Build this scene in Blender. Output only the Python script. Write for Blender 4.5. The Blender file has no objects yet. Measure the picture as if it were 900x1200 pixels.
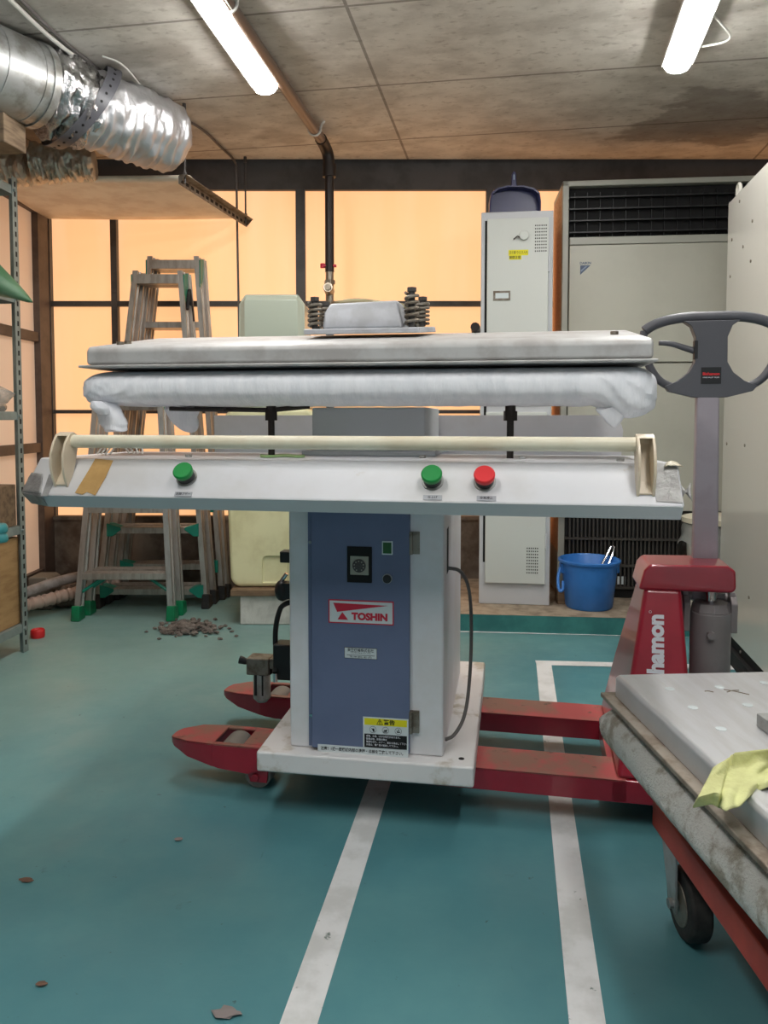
import bpy, bmesh, math, random
from mathutils import Vector as V, Matrix, noise
rnd = random.Random(7)
sc = bpy.context.scene
COL = sc.collection

# ------------------------------------------------------------------ camera
FPX, CYP, CAMH, PITCH = 900.0, 535.0, 0.97, math.radians(3.0)
cam_d = bpy.data.cameras.new('camera'); cam = bpy.data.objects.new('camera', cam_d); COL.objects.link(cam)
cam_d.sensor_fit = 'VERTICAL'; cam_d.sensor_height = 36.0; cam_d.lens = FPX / 1200.0 * 36.0
cam_d.shift_y = -(600.0 - CYP) / 1200.0
cam_d.clip_start = 0.02
cam.location = (0, 0, CAMH); cam.rotation_euler = (math.radians(90) - PITCH, 0, 0)
sc.camera = cam
# ------------------------------------------------------------------ world, exposure
w = bpy.data.worlds.new('world'); sc.world = w; w.use_nodes = True
w.node_tree.nodes['Background'].inputs[0].default_value = (0.86, 0.95, 1.0, 1)
w.node_tree.nodes['Background'].inputs[1].default_value = 0.45
sc.view_settings.view_transform = 'Standard'; sc.view_settings.look = 'None'
sc.view_settings.gamma = 1.0; sc.view_settings.use_curve_mapping = False
sc.view_settings.exposure = 0.45
TUBE = 34.0          # strength of the ceiling tubes
GLOW = 0.71          # strength of the daylit panels in the end wall
SIDEGLOW = 0.20

# ------------------------------------------------------------------ pixel -> place
FW = V((0, math.cos(PITCH), -math.sin(PITCH))); UP = V((0, math.sin(PITCH), math.cos(PITCH))); CO = V((0, 0, CAMH))
def ray(u, v): return FW + V(((u-450)/FPX, 0, 0)) + UP*((CYP-v)/FPX)
def atY(u, v, y): r = ray(u, v); return CO + r*(y/r.y)
def atZ(u, v, z): r = ray(u, v); return CO + r*((z-CAMH)/r.z)
class Fr:
    """a turned local frame on the floor"""
    def __init__(s, x, y, yaw):
        t = math.radians(yaw); s.o = V((x, y, 0)); s.t = -t
        s.X = V((math.cos(t), -math.sin(t), 0)); s.Y = V((math.sin(t), math.cos(t), 0))
    def loc(s, q): q = q - s.o; return V((q.dot(s.X), q.dot(s.Y), q.z))
    def wld(s, p): p = V(p); return s.o + s.X*p.x + s.Y*p.y + V((0, 0, p.z))
    def ly(s, u, v, c): r = ray(u, v); return s.loc(CO + r*((c-(CO-s.o).dot(s.Y))/r.dot(s.Y)))
    def lx(s, u, v, c): r = ray(u, v); return s.loc(CO + r*((c-(CO-s.o).dot(s.X))/r.dot(s.X)))
    def lz(s, u, v, z): return s.loc(atZ(u, v, z))
    def pl(s, u, v, p0, n):
        """local point where the pixel ray meets a local plane"""
        o = s.loc(CO); a = s.loc(CO+ray(u, v)) - o; p0 = V(p0); n = V(n)
        return o + a*((p0-o).dot(n)/a.dot(n))

# ------------------------------------------------------------------ materials
def srgb(r, g, b):
    f = lambda c: c/12.92 if c <= .04045 else ((c+.055)/1.055)**2.4
    return (f(r/255), f(g/255), f(b/255), 1)
def mat(name, c, rough=.5, metal=0., c2=None, scale=8., lo=.4, hi=.65, bump=0., bscale=60., detail=5., stretch=None, coat=0., trans=0., spec=.5, c3=None, s3=40., lo3=.62, hi3=.68, alpha=1.):
    m = bpy.data.materials.new(name); m.use_nodes = True
    nt = m.node_tree; N = nt.nodes; L = nt.links; b = N['Principled BSDF']
    b.inputs['Base Color'].default_value = c; b.inputs['Roughness'].default_value = rough; b.inputs['Metallic'].default_value = metal
    b.inputs['Coat Weight'].default_value = coat; b.inputs['Transmission Weight'].default_value = trans
    b.inputs['Specular IOR Level'].default_value = spec; b.inputs['Alpha'].default_value = alpha
    tc = N.new('ShaderNodeTexCoord'); mp = N.new('ShaderNodeMapping'); L.new(tc.outputs['Object'], mp.inputs[0])
    if stretch: mp.inputs['Scale'].default_value = stretch
    def nz(s, d=detail):
        n = N.new('ShaderNodeTexNoise'); n.inputs['Scale'].default_value = s; n.inputs['Detail'].default_value = d
        n.inputs['Roughness'].default_value = .62; L.new(mp.outputs[0], n.inputs[0]); return n
    def ramp(n, lo, hi):
        r = N.new('ShaderNodeMapRange'); r.inputs[1].default_value = lo; r.inputs[2].default_value = hi; r.interpolation_type = 'SMOOTHSTEP'
        L.new(n.outputs[0], r.inputs[0]); return r.outputs[0]
    def mix(fac, a, bcol):
        x = N.new('ShaderNodeMix'); x.data_type = 'RGBA'; L.new(fac, x.inputs[0])
        if hasattr(a, 'node'): L.new(a, x.inputs[6])
        else: x.inputs[6].default_value = a
        x.inputs[7].default_value = bcol; return x.outputs[2]
    cur = c
    if c2: cur = mix(ramp(nz(scale), lo, hi), cur, c2)
    if c3: cur = mix(ramp(nz(s3), lo3, hi3), cur, c3)
    if c2 or c3: L.new(cur, b.inputs['Base Color'])
    if bump:
        bp = N.new('ShaderNodeBump'); bp.inputs['Strength'].default_value = bump; bp.inputs['Distance'].default_value = .01
        L.new(nz(bscale).outputs[0], bp.inputs['Height']); L.new(bp.outputs[0], b.inputs['Normal'])
    return m
def emis(name, c, s, c2=None, scale=2., base=None):
    m = mat(name, base or c, .5, c2=None)
    nt = m.node_tree; N = nt.nodes; L = nt.links; b = N['Principled BSDF']
    b.inputs['Emission Color'].default_value = c; b.inputs['Emission Strength'].default_value = s
    if c2:
        n = N.new('ShaderNodeTexNoise'); n.inputs['Scale'].default_value = scale; n.inputs['Detail'].default_value = 6
        tc = N.new('ShaderNodeTexCoord'); mp = N.new('ShaderNodeMapping'); mp.inputs['Scale'].default_value = (3, 3, .5)
        L.new(tc.outputs['Object'], mp.inputs[0]); L.new(mp.outputs[0], n.inputs[0])
        r = N.new('ShaderNodeMapRange'); r.inputs[1].default_value = .45; r.inputs[2].default_value = .75
        L.new(n.outputs[0], r.inputs[0])
        x = N.new('ShaderNodeMix'); x.data_type = 'RGBA'; L.new(r.outputs[0], x.inputs[0]); x.inputs[6].default_value = c; x.inputs[7].default_value = c2
        L.new(x.outputs[2], b.inputs['Emission Color'])
    return m

M = {}
M['white'] = mat('white_paint', srgb(226, 226, 231), .42, c2=srgb(214, 212, 212), scale=3, c3=srgb(196, 188, 176), s3=16, lo3=.66, hi3=.8)
M['lip'] = mat('lip_grey', srgb(184, 189, 191), .45)  # front lip tone, greyer than the white of the table
M['base'] = mat('dusty_white_paint', srgb(226, 224, 224), .5, c2=srgb(180, 170, 155), scale=9, lo=.5, hi=.66)
M['blue'] = mat('blue_grey_paint', srgb(102, 113, 144), .5, c2=srgb(96, 107, 137), scale=4)
M['head'] = mat('aluminium_grey', srgb(190, 189, 188), .48, .15, c2=srgb(172, 168, 166), scale=14, c3=srgb(90, 80, 70), s3=160, lo3=.72, hi3=.76, stretch=(1, 1, 1))
M['cast'] = mat('cast_grey', srgb(186, 188, 194), .45, .2, c2=srgb(168, 168, 172), scale=14)
M['post'] = mat('post_grey', srgb(190, 194, 197), .5)
M['cloth'] = mat('white_cotton', srgb(240, 241, 246), .85, c2=srgb(230, 232, 238), scale=10, bump=.5, bscale=16, stretch=(3, 1, .8))
M['cream'] = mat('cream_plastic', srgb(228, 222, 200), .38, c2=srgb(216, 204, 178), scale=6)
M['creamb'] = mat('aged_beige_plastic', srgb(218, 202, 178), .32, c2=srgb(190, 160, 126), scale=14, lo=.55, hi=.75)
M['black'] = mat('black_plastic', srgb(24, 24, 26), .45)
M['matte'] = mat('matte_black', srgb(12, 12, 13), .8)
M['green'] = mat('green_button', srgb(10, 140, 62), .4)
M['red'] = mat('red_button', srgb(226, 42, 48), .4)
M['pipe'] = mat('dark_pipe', srgb(52, 46, 44), .45, .5)
M['pipe2'] = mat('brown_pipe', srgb(120, 104, 94), .35, .3)
M['steel'] = mat('galvanised', srgb(188, 190, 190), .42, .7, c2=srgb(150, 148, 142), scale=12)
M['chrome'] = mat('chrome', srgb(205, 205, 208), .18, 1.)
M['rustysteel'] = mat('dull_steel', srgb(142, 136, 126), .5, .6, c2=srgb(110, 98, 84), scale=30)
M['alu'] = mat('worn_aluminium', srgb(192, 190, 186), .36, .75, c2=srgb(172, 168, 162), scale=14, stretch=(3, 3, .6), lo=.45, hi=.7)
M['aludirty'] = mat('dirty_aluminium', srgb(182, 177, 170), .4, .7, c2=srgb(160, 153, 144), scale=14, stretch=(3, 3, .6))
M['lgreen'] = mat('green_moulding', srgb(0, 124, 78), .45, c2=srgb(20, 96, 64), scale=18)
M['lteal'] = mat('teal_moulding', srgb(20, 124, 104), .45)
M['rubber'] = mat('rubber', srgb(30, 29, 29), .7, c2=srgb(58, 55, 52), scale=14)
M['jred'] = mat('truck_red', srgb(166, 31, 52), .28, c2=srgb(150, 25, 46), scale=5, coat=.6)
M['jworn'] = mat('truck_red_worn', srgb(182, 82, 82), .6, c2=srgb(144, 104, 90), scale=7, lo=.42, hi=.62, c3=srgb(96, 76, 62), s3=24, lo3=.60, hi3=.72)
M['jgrey'] = mat('truck_grey', srgb(152, 145, 146), .4, c2=srgb(142, 134, 134), scale=6)
M['jshaft'] = mat('shaft_grey', srgb(160, 152, 160), .4, c2=srgb(150, 141, 148), scale=8, c3=srgb(96, 60, 52), s3=50, lo3=.76, hi3=.78)
M['hand'] = mat('handle_grey', srgb(84, 84, 90), .42)
M['roller'] = mat('roller_grey', srgb(134, 128, 122), .6)
M['tred'] = mat('trolley_red', srgb(192, 72, 56), .5, c2=srgb(166, 58, 46), scale=7, c3=srgb(96, 52, 40), s3=26, lo3=.66, hi3=.76)
M['stain'] = mat('stainless', srgb(208, 209, 212), .36, .5, c2=srgb(200, 200, 201), scale=7, stretch=(6, .8, 1), c3=srgb(160, 146, 128), s3=18, lo3=.76, hi3=.82)
M['flange'] = mat('dusty_flange', srgb(150, 140, 128), .7, .1, c2=srgb(122, 108, 94), scale=30)
M['towel'] = mat('towel', srgb(238, 236, 230), .95, c2=srgb(186, 176, 160), scale=14, lo=.48, hi=.62, c3=srgb(186, 166, 150), s3=9, lo3=.62, hi3=.7, bump=1., bscale=230)
M['rag'] = mat('yellow_rag', srgb(214, 216, 156), .9, c2=srgb(196, 196, 138), scale=14, bump=.3, bscale=60, c3=srgb(150, 146, 100), s3=24, lo3=.68, hi3=.8)
M['locker'] = mat('locker_grey', srgb(206, 209, 204), .42)
M['lockerf'] = mat('locker_frame', srgb(196, 198, 202), .45)
M['rustside'] = mat('rusty_side', srgb(222, 190, 160), .8, c2=srgb(204, 160, 124), scale=60)
M['ac'] = mat('appliance_grey_beige', srgb(190, 189, 176), .38, c2=srgb(184, 183, 170), scale=3)
M['acd'] = mat('appliance_trim', srgb(170, 170, 160), .4)
M['grille'] = mat('dark_grille', srgb(62, 58, 54), .5)
M['cab'] = mat('cabinet_beige', srgb(206, 204, 196), .14, spec=.6)
M['bucket'] = mat('blue_plastic', srgb(58, 126, 206), .38, c2=srgb(50, 116, 194), scale=8)
M['navy'] = mat('navy_plastic', srgb(46, 48, 88), .35)
M['tank'] = mat('cream_tank', srgb(222, 218, 176), .5, c2=srgb(206, 200, 156), scale=5)
M['hood'] = mat('pale_green_plastic', srgb(184, 192, 176), .25)
M['board'] = mat('wood_board', srgb(128, 104, 80), .7, c2=srgb(96, 76, 58), scale=6, stretch=(1, 6, 6))
M['stone'] = mat('white_stone', srgb(208, 208, 202), .8, c2=srgb(186, 186, 180), scale=14, bump=.3)
M['timber'] = mat('grey_timber', srgb(132, 112, 90), .8, c2=srgb(100, 82, 64), scale=9, stretch=(1, 1, 7))
M['ply'] = mat('plywood', srgb(172, 136, 92), .7, c2=srgb(150, 114, 74), scale=6, stretch=(1, 1, 5))
M['rack'] = mat('rack_grey', srgb(142, 152, 148), .45, .2, c2=srgb(126, 136, 132), scale=10)
M['foil'] = mat('foil', srgb(200, 200, 203), .42, .8, bump=.5, bscale=22)
M['foil2'] = mat('crinkled_foil', srgb(206, 206, 208), .2, 1., bump=1., bscale=34)
M['foil3'] = mat('dull_foil', srgb(206, 198, 186), .36, .7, bump=.6, bscale=26)
M['panb'] = mat('pale_insulation_board', srgb(238, 228, 212), .6, c2=srgb(220, 206, 188), scale=7)
M['wcable'] = mat('white_cable', srgb(214, 212, 206), .45)
M['gcable'] = mat('grey_cable', srgb(96, 92, 90), .5)
M['brown'] = mat('brown_steel', srgb(92, 78, 70), .55, c2=srgb(74, 62, 56), scale=9)
M['dsteel'] = mat('dark_grey_steel', srgb(78, 74, 72), .5, c2=srgb(62, 58, 56), scale=6)
M['conc'] = mat('rough_concrete', srgb(128, 116, 104), .9, c2=srgb(90, 78, 68), scale=5, bump=.5, bscale=20)
M['rubble'] = mat('rubble', srgb(120, 112, 106), .95, c2=srgb(92, 84, 78), scale=30, bump=.5)
M['tape'] = mat('brown_tape', srgb(192, 154, 98), .4, c2=srgb(180, 142, 86), scale=20)
M['silver'] = mat('silver_tape', srgb(164, 163, 162), .4, .3, c2=srgb(142, 140, 138), scale=20, bump=.4, bscale=40)
M['paper'] = mat('label_white', srgb(208, 216, 218), .5)
M['yellow'] = mat('label_yellow', srgb(226, 216, 20), .5)
M['lred'] = mat('label_red', srgb(196, 30, 58), .5)
M['ltext'] = mat('label_ink', srgb(20, 20, 24), .6)
M['wtext'] = mat('white_ink', srgb(222, 222, 230), .5)
M['bluesq'] = mat('logo_blue', srgb(84, 98, 124), .5)
M['bluel'] = mat('logo_light_blue', srgb(132, 150, 172), .5)
M['dgreen'] = mat('dark_green_lens', srgb(4, 84, 26), .3)
M['silverplate'] = mat('silver_plate', srgb(170, 172, 178), .4, .3)
M['timerface'] = mat('timer_face', srgb(160, 160, 146), .5)
M['brass'] = mat('valve_metal', srgb(150, 140, 126), .35, .8)
M['canvas'] = mat('canvas', srgb(176, 164, 130), .9, c2=srgb(150, 136, 104), scale=20)
M['gbag'] = mat('green_sack', srgb(96, 128, 100), .55, c2=srgb(60, 104, 70), scale=5, bump=.3, bscale=14)
M['bagplastic'] = mat('clear_plastic', srgb(226, 230, 230), .18, trans=.85, bump=.7, bscale=30)
M['teal'] = mat('teal_plastic', srgb(60, 140, 144), .4)
M['redcap'] = mat('red_plastic', srgb(206, 36, 40), .4)
M['can'] = mat('grey_can', srgb(120, 116, 106), .6, c2=srgb(96, 92, 84), scale=8)
M['hose'] = mat('grey_hose', srgb(150, 146, 144), .7, c2=srgb(128, 122, 118), scale=20)
M['hosep'] = mat('pinkish_hose', srgb(176, 154, 142), .8)
M['flake'] = mat('brown_flake', srgb(110, 84, 70), .9)
M['pflake'] = mat('grey_flake', srgb(140, 130, 128), .9)
M['gtape'] = mat('green_tape', srgb(140, 180, 116), .5)
M['housing'] = mat('lamp_housing', srgb(206, 206, 202), .4)
M['tube'] = emis('lit_tube', (1, .985, .95, 1), TUBE, base=(.9, .9, .9, 1))
M['pane'] = emis('daylit_panel', srgb(255, 189, 132), GLOW, c2=srgb(255, 198, 148), base=srgb(200, 170, 130))
M['pane2'] = emis('side_panel', srgb(236, 190, 156), SIDEGLOW, base=srgb(222, 204, 186))
M['gravelcurb'] = mat('dusty_curb_top', srgb(168, 152, 132), .9, c2=srgb(132, 118, 102), scale=14)
M['tealp'] = mat('teal_curb_paint', srgb(58, 128, 124), .55, c2=srgb(44, 108, 108), scale=6)

def floor_mat():
    m = mat('teal_floor_paint', srgb(62, 124, 126), .42, spec=.4)
    nt = m.node_tree; N = nt.nodes; L = nt.links; b = N['Principled BSDF']
    tc = N.new('ShaderNodeTexCoord')
    def nz(s, d=6, r=.6, st=None):
        n = N.new('ShaderNodeTexNoise'); n.inputs['Scale'].default_value = s; n.inputs['Detail'].default_value = d; n.inputs['Roughness'].default_value = r
        if st:
            mp = N.new('ShaderNodeMapping'); mp.inputs['Scale'].default_value = st; mp.inputs['Rotation'].default_value = (0, 0, .5)
            L.new(tc.outputs['Object'], mp.inputs[0]); L.new(mp.outputs[0], n.inputs[0])
        else: L.new(tc.outputs['Object'], n.inputs[0])
        return n.outputs[0]
    def rg(x, a, c, t0=0, t1=1):
        r = N.new('ShaderNodeMapRange'); r.interpolation_type = 'SMOOTHSTEP'
        for i, v in enumerate((a, c, t0, t1)): r.inputs[i+1].default_value = v
        L.new(x, r.inputs[0]); return r.outputs[0]
    def mix(f, a, c):
        x = N.new('ShaderNodeMix'); x.data_type = 'RGBA'; L.new(f, x.inputs[0])
        for i, q in ((6, a), (7, c)):
            if hasattr(q, 'node'): L.new(q, x.inputs[i])
            else: x.inputs[i].default_value = q
        return x.outputs[2]
    c = mix(rg(nz(1.3), .35, .7), srgb(76, 132, 141), srgb(98, 152, 156))
    # paler blend growing towards the left and the end wall
    sp = N.new('ShaderNodeSeparateXYZ'); L.new(tc.outputs['Object'], sp.inputs[0])
    a = N.new('ShaderNodeMath'); a.operation = 'MULTIPLY_ADD'; a.inputs[1].default_value = -.75; L.new(sp.outputs[0], a.inputs[0]); L.new(sp.outputs[1], a.inputs[2])
    n2 = N.new('ShaderNodeMath'); n2.operation = 'ADD'; L.new(a.outputs[0], n2.inputs[0]); L.new(nz(2.2), n2.inputs[1])
    c = mix(rg(n2.outputs[0], 2.5, 4.4, 0, .5), c, srgb(152, 174, 162))
    c = mix(rg(nz(34, 3), .70, .76, 0, .7), c, srgb(54, 66, 62))
    c = mix(rg(nz(9, 6, .7), .64, .74, 0, .45), c, srgb(52, 78, 78))
    c = mix(rg(nz(3, 5, .7, (14, .6, 1)), .68, .74, 0, .5), c, srgb(42, 76, 80))
    L.new(c, b.inputs['Base Color'])
    L.new(rg(nz(4), .3, .7, .30, .55), b.inputs['Roughness'])
    bp = N.new('ShaderNodeBump'); bp.inputs['Strength'].default_value = .12; bp.inputs['Distance'].default_value = .006
    L.new(nz(18), bp.inputs['Height']); L.new(bp.outputs[0], b.inputs['Normal'])
    return m
M['floor'] = floor_mat()
M['line'] = mat('white_line_paint', srgb(232, 233, 234), .6, c2=srgb(212, 213, 212), scale=9, c3=srgb(120, 132, 128), s3=22, lo3=.66, hi3=.72)

HC = 2.325
def ceil_mat():
    m = mat('bare_concrete', srgb(146, 136, 124), .85)
    nt = m.node_tree; N = nt.nodes; L = nt.links; b = N['Principled BSDF']
    tc = N.new('ShaderNodeTexCoord'); mp = N.new('ShaderNodeMapping'); mp.inputs['Rotation'].default_value = (0, 0, math.radians(9.4)); mp.inputs['Location'].default_value = (.55, .54, 0); L.new(tc.outputs['Object'], mp.inputs[0])
    mp2 = N.new('ShaderNodeMapping'); mp2.inputs['Scale'].default_value = (1, 1.6, 1); L.new(mp.outputs[0], mp2.inputs[0])
    def nz(s, d=8, r=.65):
        n = N.new('ShaderNodeTexNoise'); n.inputs['Scale'].default_value = s; n.inputs['Detail'].default_value = d; n.inputs['Roughness'].default_value = r
        L.new(mp2.outputs[0], n.inputs[0]); return n.outputs[0]
    def rg(x, a, c, t0=0, t1=1):
        r = N.new('ShaderNodeMapRange'); r.interpolation_type = 'SMOOTHSTEP'
        for i, v in enumerate((a, c, t0, t1)): r.inputs[i+1].default_value = v
        L.new(x, r.inputs[0]); return r.outputs[0]
    def mix(f, a, c):
        x = N.new('ShaderNodeMix'); x.data_type = 'RGBA'; L.new(f, x.inputs[0])
        for i, q in ((6, a), (7, c)):
            if hasattr(q, 'node'): L.new(q, x.inputs[i])
            else: x.inputs[i].default_value = q
        return x.outputs[2]
    c = mix(rg(nz(5), .35, .68), srgb(212, 208, 200), srgb(182, 177, 169))
    c = mix(rg(nz(22), .54, .68, 0, .5), c, srgb(142, 134, 124))
    c = mix(rg(nz(1.4, 3), .58, .66, 0, .4), c, srgb(132, 120, 108))
    br = N.new('ShaderNodeTexBrick'); br.offset = 0.0; L.new(mp.outputs[0], br.inputs[0])
    br.inputs['Scale'].default_value = 1; br.inputs['Brick Width'].default_value = 1.8; br.inputs['Row Height'].default_value = .62
    br.inputs['Mortar Size'].default_value = .007; br.inputs['Mortar Smooth'].default_value = .3
    c = mix(rg(br.outputs['Fac'], 0, 1, 0, .6), c, srgb(84, 74, 66))
    vd = N.new('ShaderNodeVectorMath'); vd.operation = 'DISTANCE'; vd.inputs[1].default_value = (1.50, 3.62, HC); L.new(tc.outputs['Object'], vd.inputs[0])
    ad = N.new('ShaderNodeMath'); ad.operation = 'MULTIPLY_ADD'; ad.inputs[1].default_value = -.7; L.new(nz(2.6, 5), ad.inputs[0]); L.new(vd.outputs['Value'], ad.inputs[2])
    c = mix(rg(ad.outputs[0], .02, -.06, 0, .5), c, srgb(96, 84, 76))
    L.new(c, b.inputs['Base Color'])
    bp = N.new('ShaderNodeBump'); bp.inputs['Strength'].default_value = .3; bp.inputs['Distance'].default_value = .006
    L.new(nz(14), bp.inputs['Height']); L.new(bp.outputs[0], b.inputs['Normal'])
    return m
M['ceil'] = ceil_mat()

# ------------------------------------------------------------------ mesh helpers
class MB:
    def __init__(s): s.bm = bmesh.new(); s.mi = 0
    def _f(s, vs):
        try:
            f = s.bm.faces.new(vs); f.material_index = s.mi; return f
        except ValueError: return None
    def box(s, x0, x1, y0, y1, z0, z1, R=None, o=(0, 0, 0)):
        P = [V((x, y, z)) for x in (x0, x1) for y in (y0, y1) for z in (z0, z1)]
        if R: P = [R @ p for p in P]
        P = [s.bm.verts.new(p+V(o)) for p in P]
        for q in ((0, 1, 3, 2), (4, 6, 7, 5), (0, 4, 5, 1), (2, 3, 7, 6), (0, 2, 6, 4), (1, 5, 7, 3)): s._f([P[i] for i in q])
        return s
    def hexa(s, pts):
        """8 points: bottom loop of 4, top loop of 4"""
        return s.loft([pts[:4], pts[4:]])
    def loft(s, loops, close=False, caps=True):
        L = [[s.bm.verts.new(V(p)) for p in lp] for lp in loops]; n = len(L[0])
        m = len(L)
        for i in range(m if close else m-1):
            a, b = L[i], L[(i+1) % m]
            for j in range(n): s._f((a[j], a[(j+1) % n], b[(j+1) % n], b[j]))
        if caps and not close:
            s._f(L[0][::-1]); s._f(L[-1])
        return s
    def cyl(s, p0, p1, r0, r1=None, n=16):
        p0, p1 = V(p0), V(p1); r1 = r0 if r1 is None else r1
        d = (p1-p0).normalized(); a = d.orthogonal().normalized(); b = d.cross(a)
        ring = lambda p, r: [p+(a*math.cos(2*math.pi*i/n)+b*math.sin(2*math.pi*i/n))*r for i in range(n)]
        return s.loft([ring(p0, r0), ring(p1, r1)])
    def tube(s, pts, r, n=8, smooth=0, closed=False):
        pts = [V(p) for p in pts]
        for _ in range(smooth):
            q = [] if closed else [pts[0]]
            k = len(pts)
            for i in range(k if closed else k-1):
                a, b = pts[i], pts[(i+1) % k]; q += [a.lerp(b, .25), a.lerp(b, .75)]
            if not closed: q.append(pts[-1])
            pts = q
        k = len(pts); loops = []; prev = None
        for i, p in enumerate(pts):
            if closed: t = pts[(i+1) % k]-pts[i-1]
            else: t = pts[min(i+1, k-1)]-pts[max(i-1, 0)]
            t.normalize()
            a = t.orthogonal().normalized() if prev is None else (prev-t*prev.dot(t)).normalized()
            prev = a; b = t.cross(a); rr = r(i/(k-1)) if callable(r) else r
            loops.append([p+(a*math.cos(2*math.pi*j/n)+b*math.sin(2*math.pi*j/n))*rr for j in range(n)])
        return s.loft(loops, close=closed)
    def prism(s, poly, ax, a0, a1):
        """poly of 2d points in the plane normal to axis ax ('x': (y,z), 'y': (x,z), 'z': (x,y))"""
        def P(p, a): return {'x': V((a, p[0], p[1])), 'y': V((p[0], a, p[1])), 'z': V((p[0], p[1], a))}[ax]
        return s.loft([[P(p, a0) for p in poly], [P(p, a1) for p in poly]])
    def lathe(s, prof, c=(0, 0, 0), n=28, close=False):
        c = V(c); loops = [[c+V((r*math.cos(2*math.pi*i/n), r*math.sin(2*math.pi*i/n), z)) for i in range(n)] for r, z in prof]
        return s.loft(loops, close=close)
    def quad(s, *pts):
        s._f([s.bm.verts.new(V(p)) for p in pts]); return s
    def grid(s, f, nu, nv, cu=False, cv=False):
        G = [[s.bm.verts.new(V(f(i/(nu if cu else nu-1), j/(nv if cv else nv-1)))) for j in range(nv)] for i in range(nu)]
        for i in range(nu if cu else nu-1):
            for j in range(nv if cv else nv-1):
                s._f((G[i][j], G[(i+1) % nu][j], G[(i+1) % nu][(j+1) % nv], G[i][(j+1) % nv]))
        return s
    def blob(s, c, r, sx=1, sy=1, sz=1, seed=0, sub=1, amp=.3):
        t = bmesh.new(); bmesh.ops.create_icosphere(t, subdivisions=sub, radius=1)
        mp = {}
        for v in t.verts:
            k = 1+amp*noise.noise(v.co*1.7+V((seed*3.1, seed*1.7, seed)))
            mp[v.index] = s.bm.verts.new(V((v.co.x*sx*r*k, v.co.y*sy*r*k, v.co.z*sz*r*k))+V(c))
        for f in t.faces: s._f([mp[v.index] for v in f.verts])
        t.free(); return s
    def build(s, name, m, parent=None, bevel=0, ang=38, sub=0, solid=0, seg=2, norm=True):
        if norm: bmesh.ops.recalc_face_normals(s.bm, faces=s.bm.faces[:])
        me = bpy.data.meshes.new(name); s.bm.to_mesh(me); s.bm.free()
        for p in me.polygons: p.use_smooth = True
        me.set_sharp_from_angle(angle=math.radians(ang))
        for x in (m if isinstance(m, (list, tuple)) else [m]): me.materials.append(x)
        o = bpy.data.objects.new(name, me); COL.objects.link(o)
        if parent: o.parent = parent
        if solid: k = o.modifiers.new('solid', 'SOLIDIFY'); k.thickness = solid; k.offset = 0
        if bevel:
            k = o.modifiers.new('bevel', 'BEVEL'); k.width = bevel; k.segments = seg; k.limit_method = 'ANGLE'; k.angle_limit = math.radians(38); k.harden_normals = True
        if sub: k = o.modifiers.new('sub', 'SUBSURF'); k.levels = sub; k.render_levels = sub
        return o
def tag(o, label=None, cat=None, group=None, kind=None):
    if label: o['label'] = label
    if cat: o['category'] = cat
    if group: o['group'] = group
    if kind: o['kind'] = kind
    return o
def thing(name, label, cat, loc=(0, 0, 0), rz=0, group=None):
    o = bpy.data.objects.new(name, None); COL.objects.link(o); o.location = loc; o.rotation_euler = (0, 0, rz); o.empty_display_size = .1
    return tag(o, label, cat, group)
def struct(o): o['kind'] = 'structure'; return o
def text_into(mb, body, size, at, U, W, bold=0, align='CENTER', sx=1., depth=.0004, N=None):
    """adds lettering to mb: text x runs along U, y along W"""
    cu = bpy.data.curves.new('t', 'FONT'); cu.body = body; cu.size = size; cu.align_x = align; cu.align_y = 'CENTER'; cu.offset = bold*size; cu.resolution_u = 3
    o = bpy.data.objects.new('t', cu); COL.objects.link(o)
    dg = bpy.context.evaluated_depsgraph_get(); me = bpy.data.meshes.new_from_object(o.evaluated_get(dg))
    U, W, at = V(U), V(W), V(at)
    vs = [mb.bm.verts.new(at+U*(v.co.x*sx)+W*v.co.y) for v in me.vertices]
    for p in me.polygons: mb._f([vs[i] for i in p.vertices])
    bpy.data.objects.remove(o); bpy.data.curves.remove(cu); bpy.data.meshes.remove(me)
    return mb
EX, EZ = V((1, 0, 0)), V((0, 0, 1))

# ================================================================== THE ROOM
HC = 2.325; YW = 4.2; XL = -1.80; XR = 2.9; YB = -3.2
b = MB(); b.quad((XL-.3, YB, 0), (XR, YB, 0), (XR, YW+.2, 0), (XL-.3, YW+.2, 0))
b.mi = 1
PL9 = Fr(0, 0, 9.4)
zst = [.0010]
def strip(p0, p1, wd):
    zst[0] += .0003; z = zst[0]
    _strip(p0, p1, wd, z)
def _strip(p0, p1, wd, z):
    p0 = V((p0[0], p0[1], z)); p1 = V((p1[0], p1[1], z)); t = (p1-p0).normalized(); n = V((-t.y, t.x, 0))*wd/2
    k = 14
    for i in range(k):
        a, c = p0.lerp(p1, i/k), p0.lerp(p1, (i+1)/k); b.quad(a-n, a+n, c+n, c-n)
q0 = atZ(442, 925, 0); q1 = atZ(351, 1197, 0); d = (q1-q0).normalized(); strip(q0-d*1.2, q1+d*1.2, .060)
q0 = atZ(637, 776, 0); q1 = atZ(688, 1197, 0); d = (q1-q0).normalized(); strip(q0, q1+d*1.2, .058)
q0 = atZ(628, 777, 0); q1 = atZ(795, 781, 0); d = (q1-q0).normalized(); strip(q0, q1+d*1.0, .055)
q0 = atZ(545, 739.5, 0); q1 = atZ(800, 745.5, 0); d = (q1-q0).normalized(); strip(q0-d*.5, q1+d*1.4, .05)
struct(b.build('floor', [M['floor'], M['line']], norm=False))
b = MB(); b.box(XL-.3, XR, YB, YW-.07, HC, HC+.12); struct(b.build('ceiling', M['ceil']))
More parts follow.
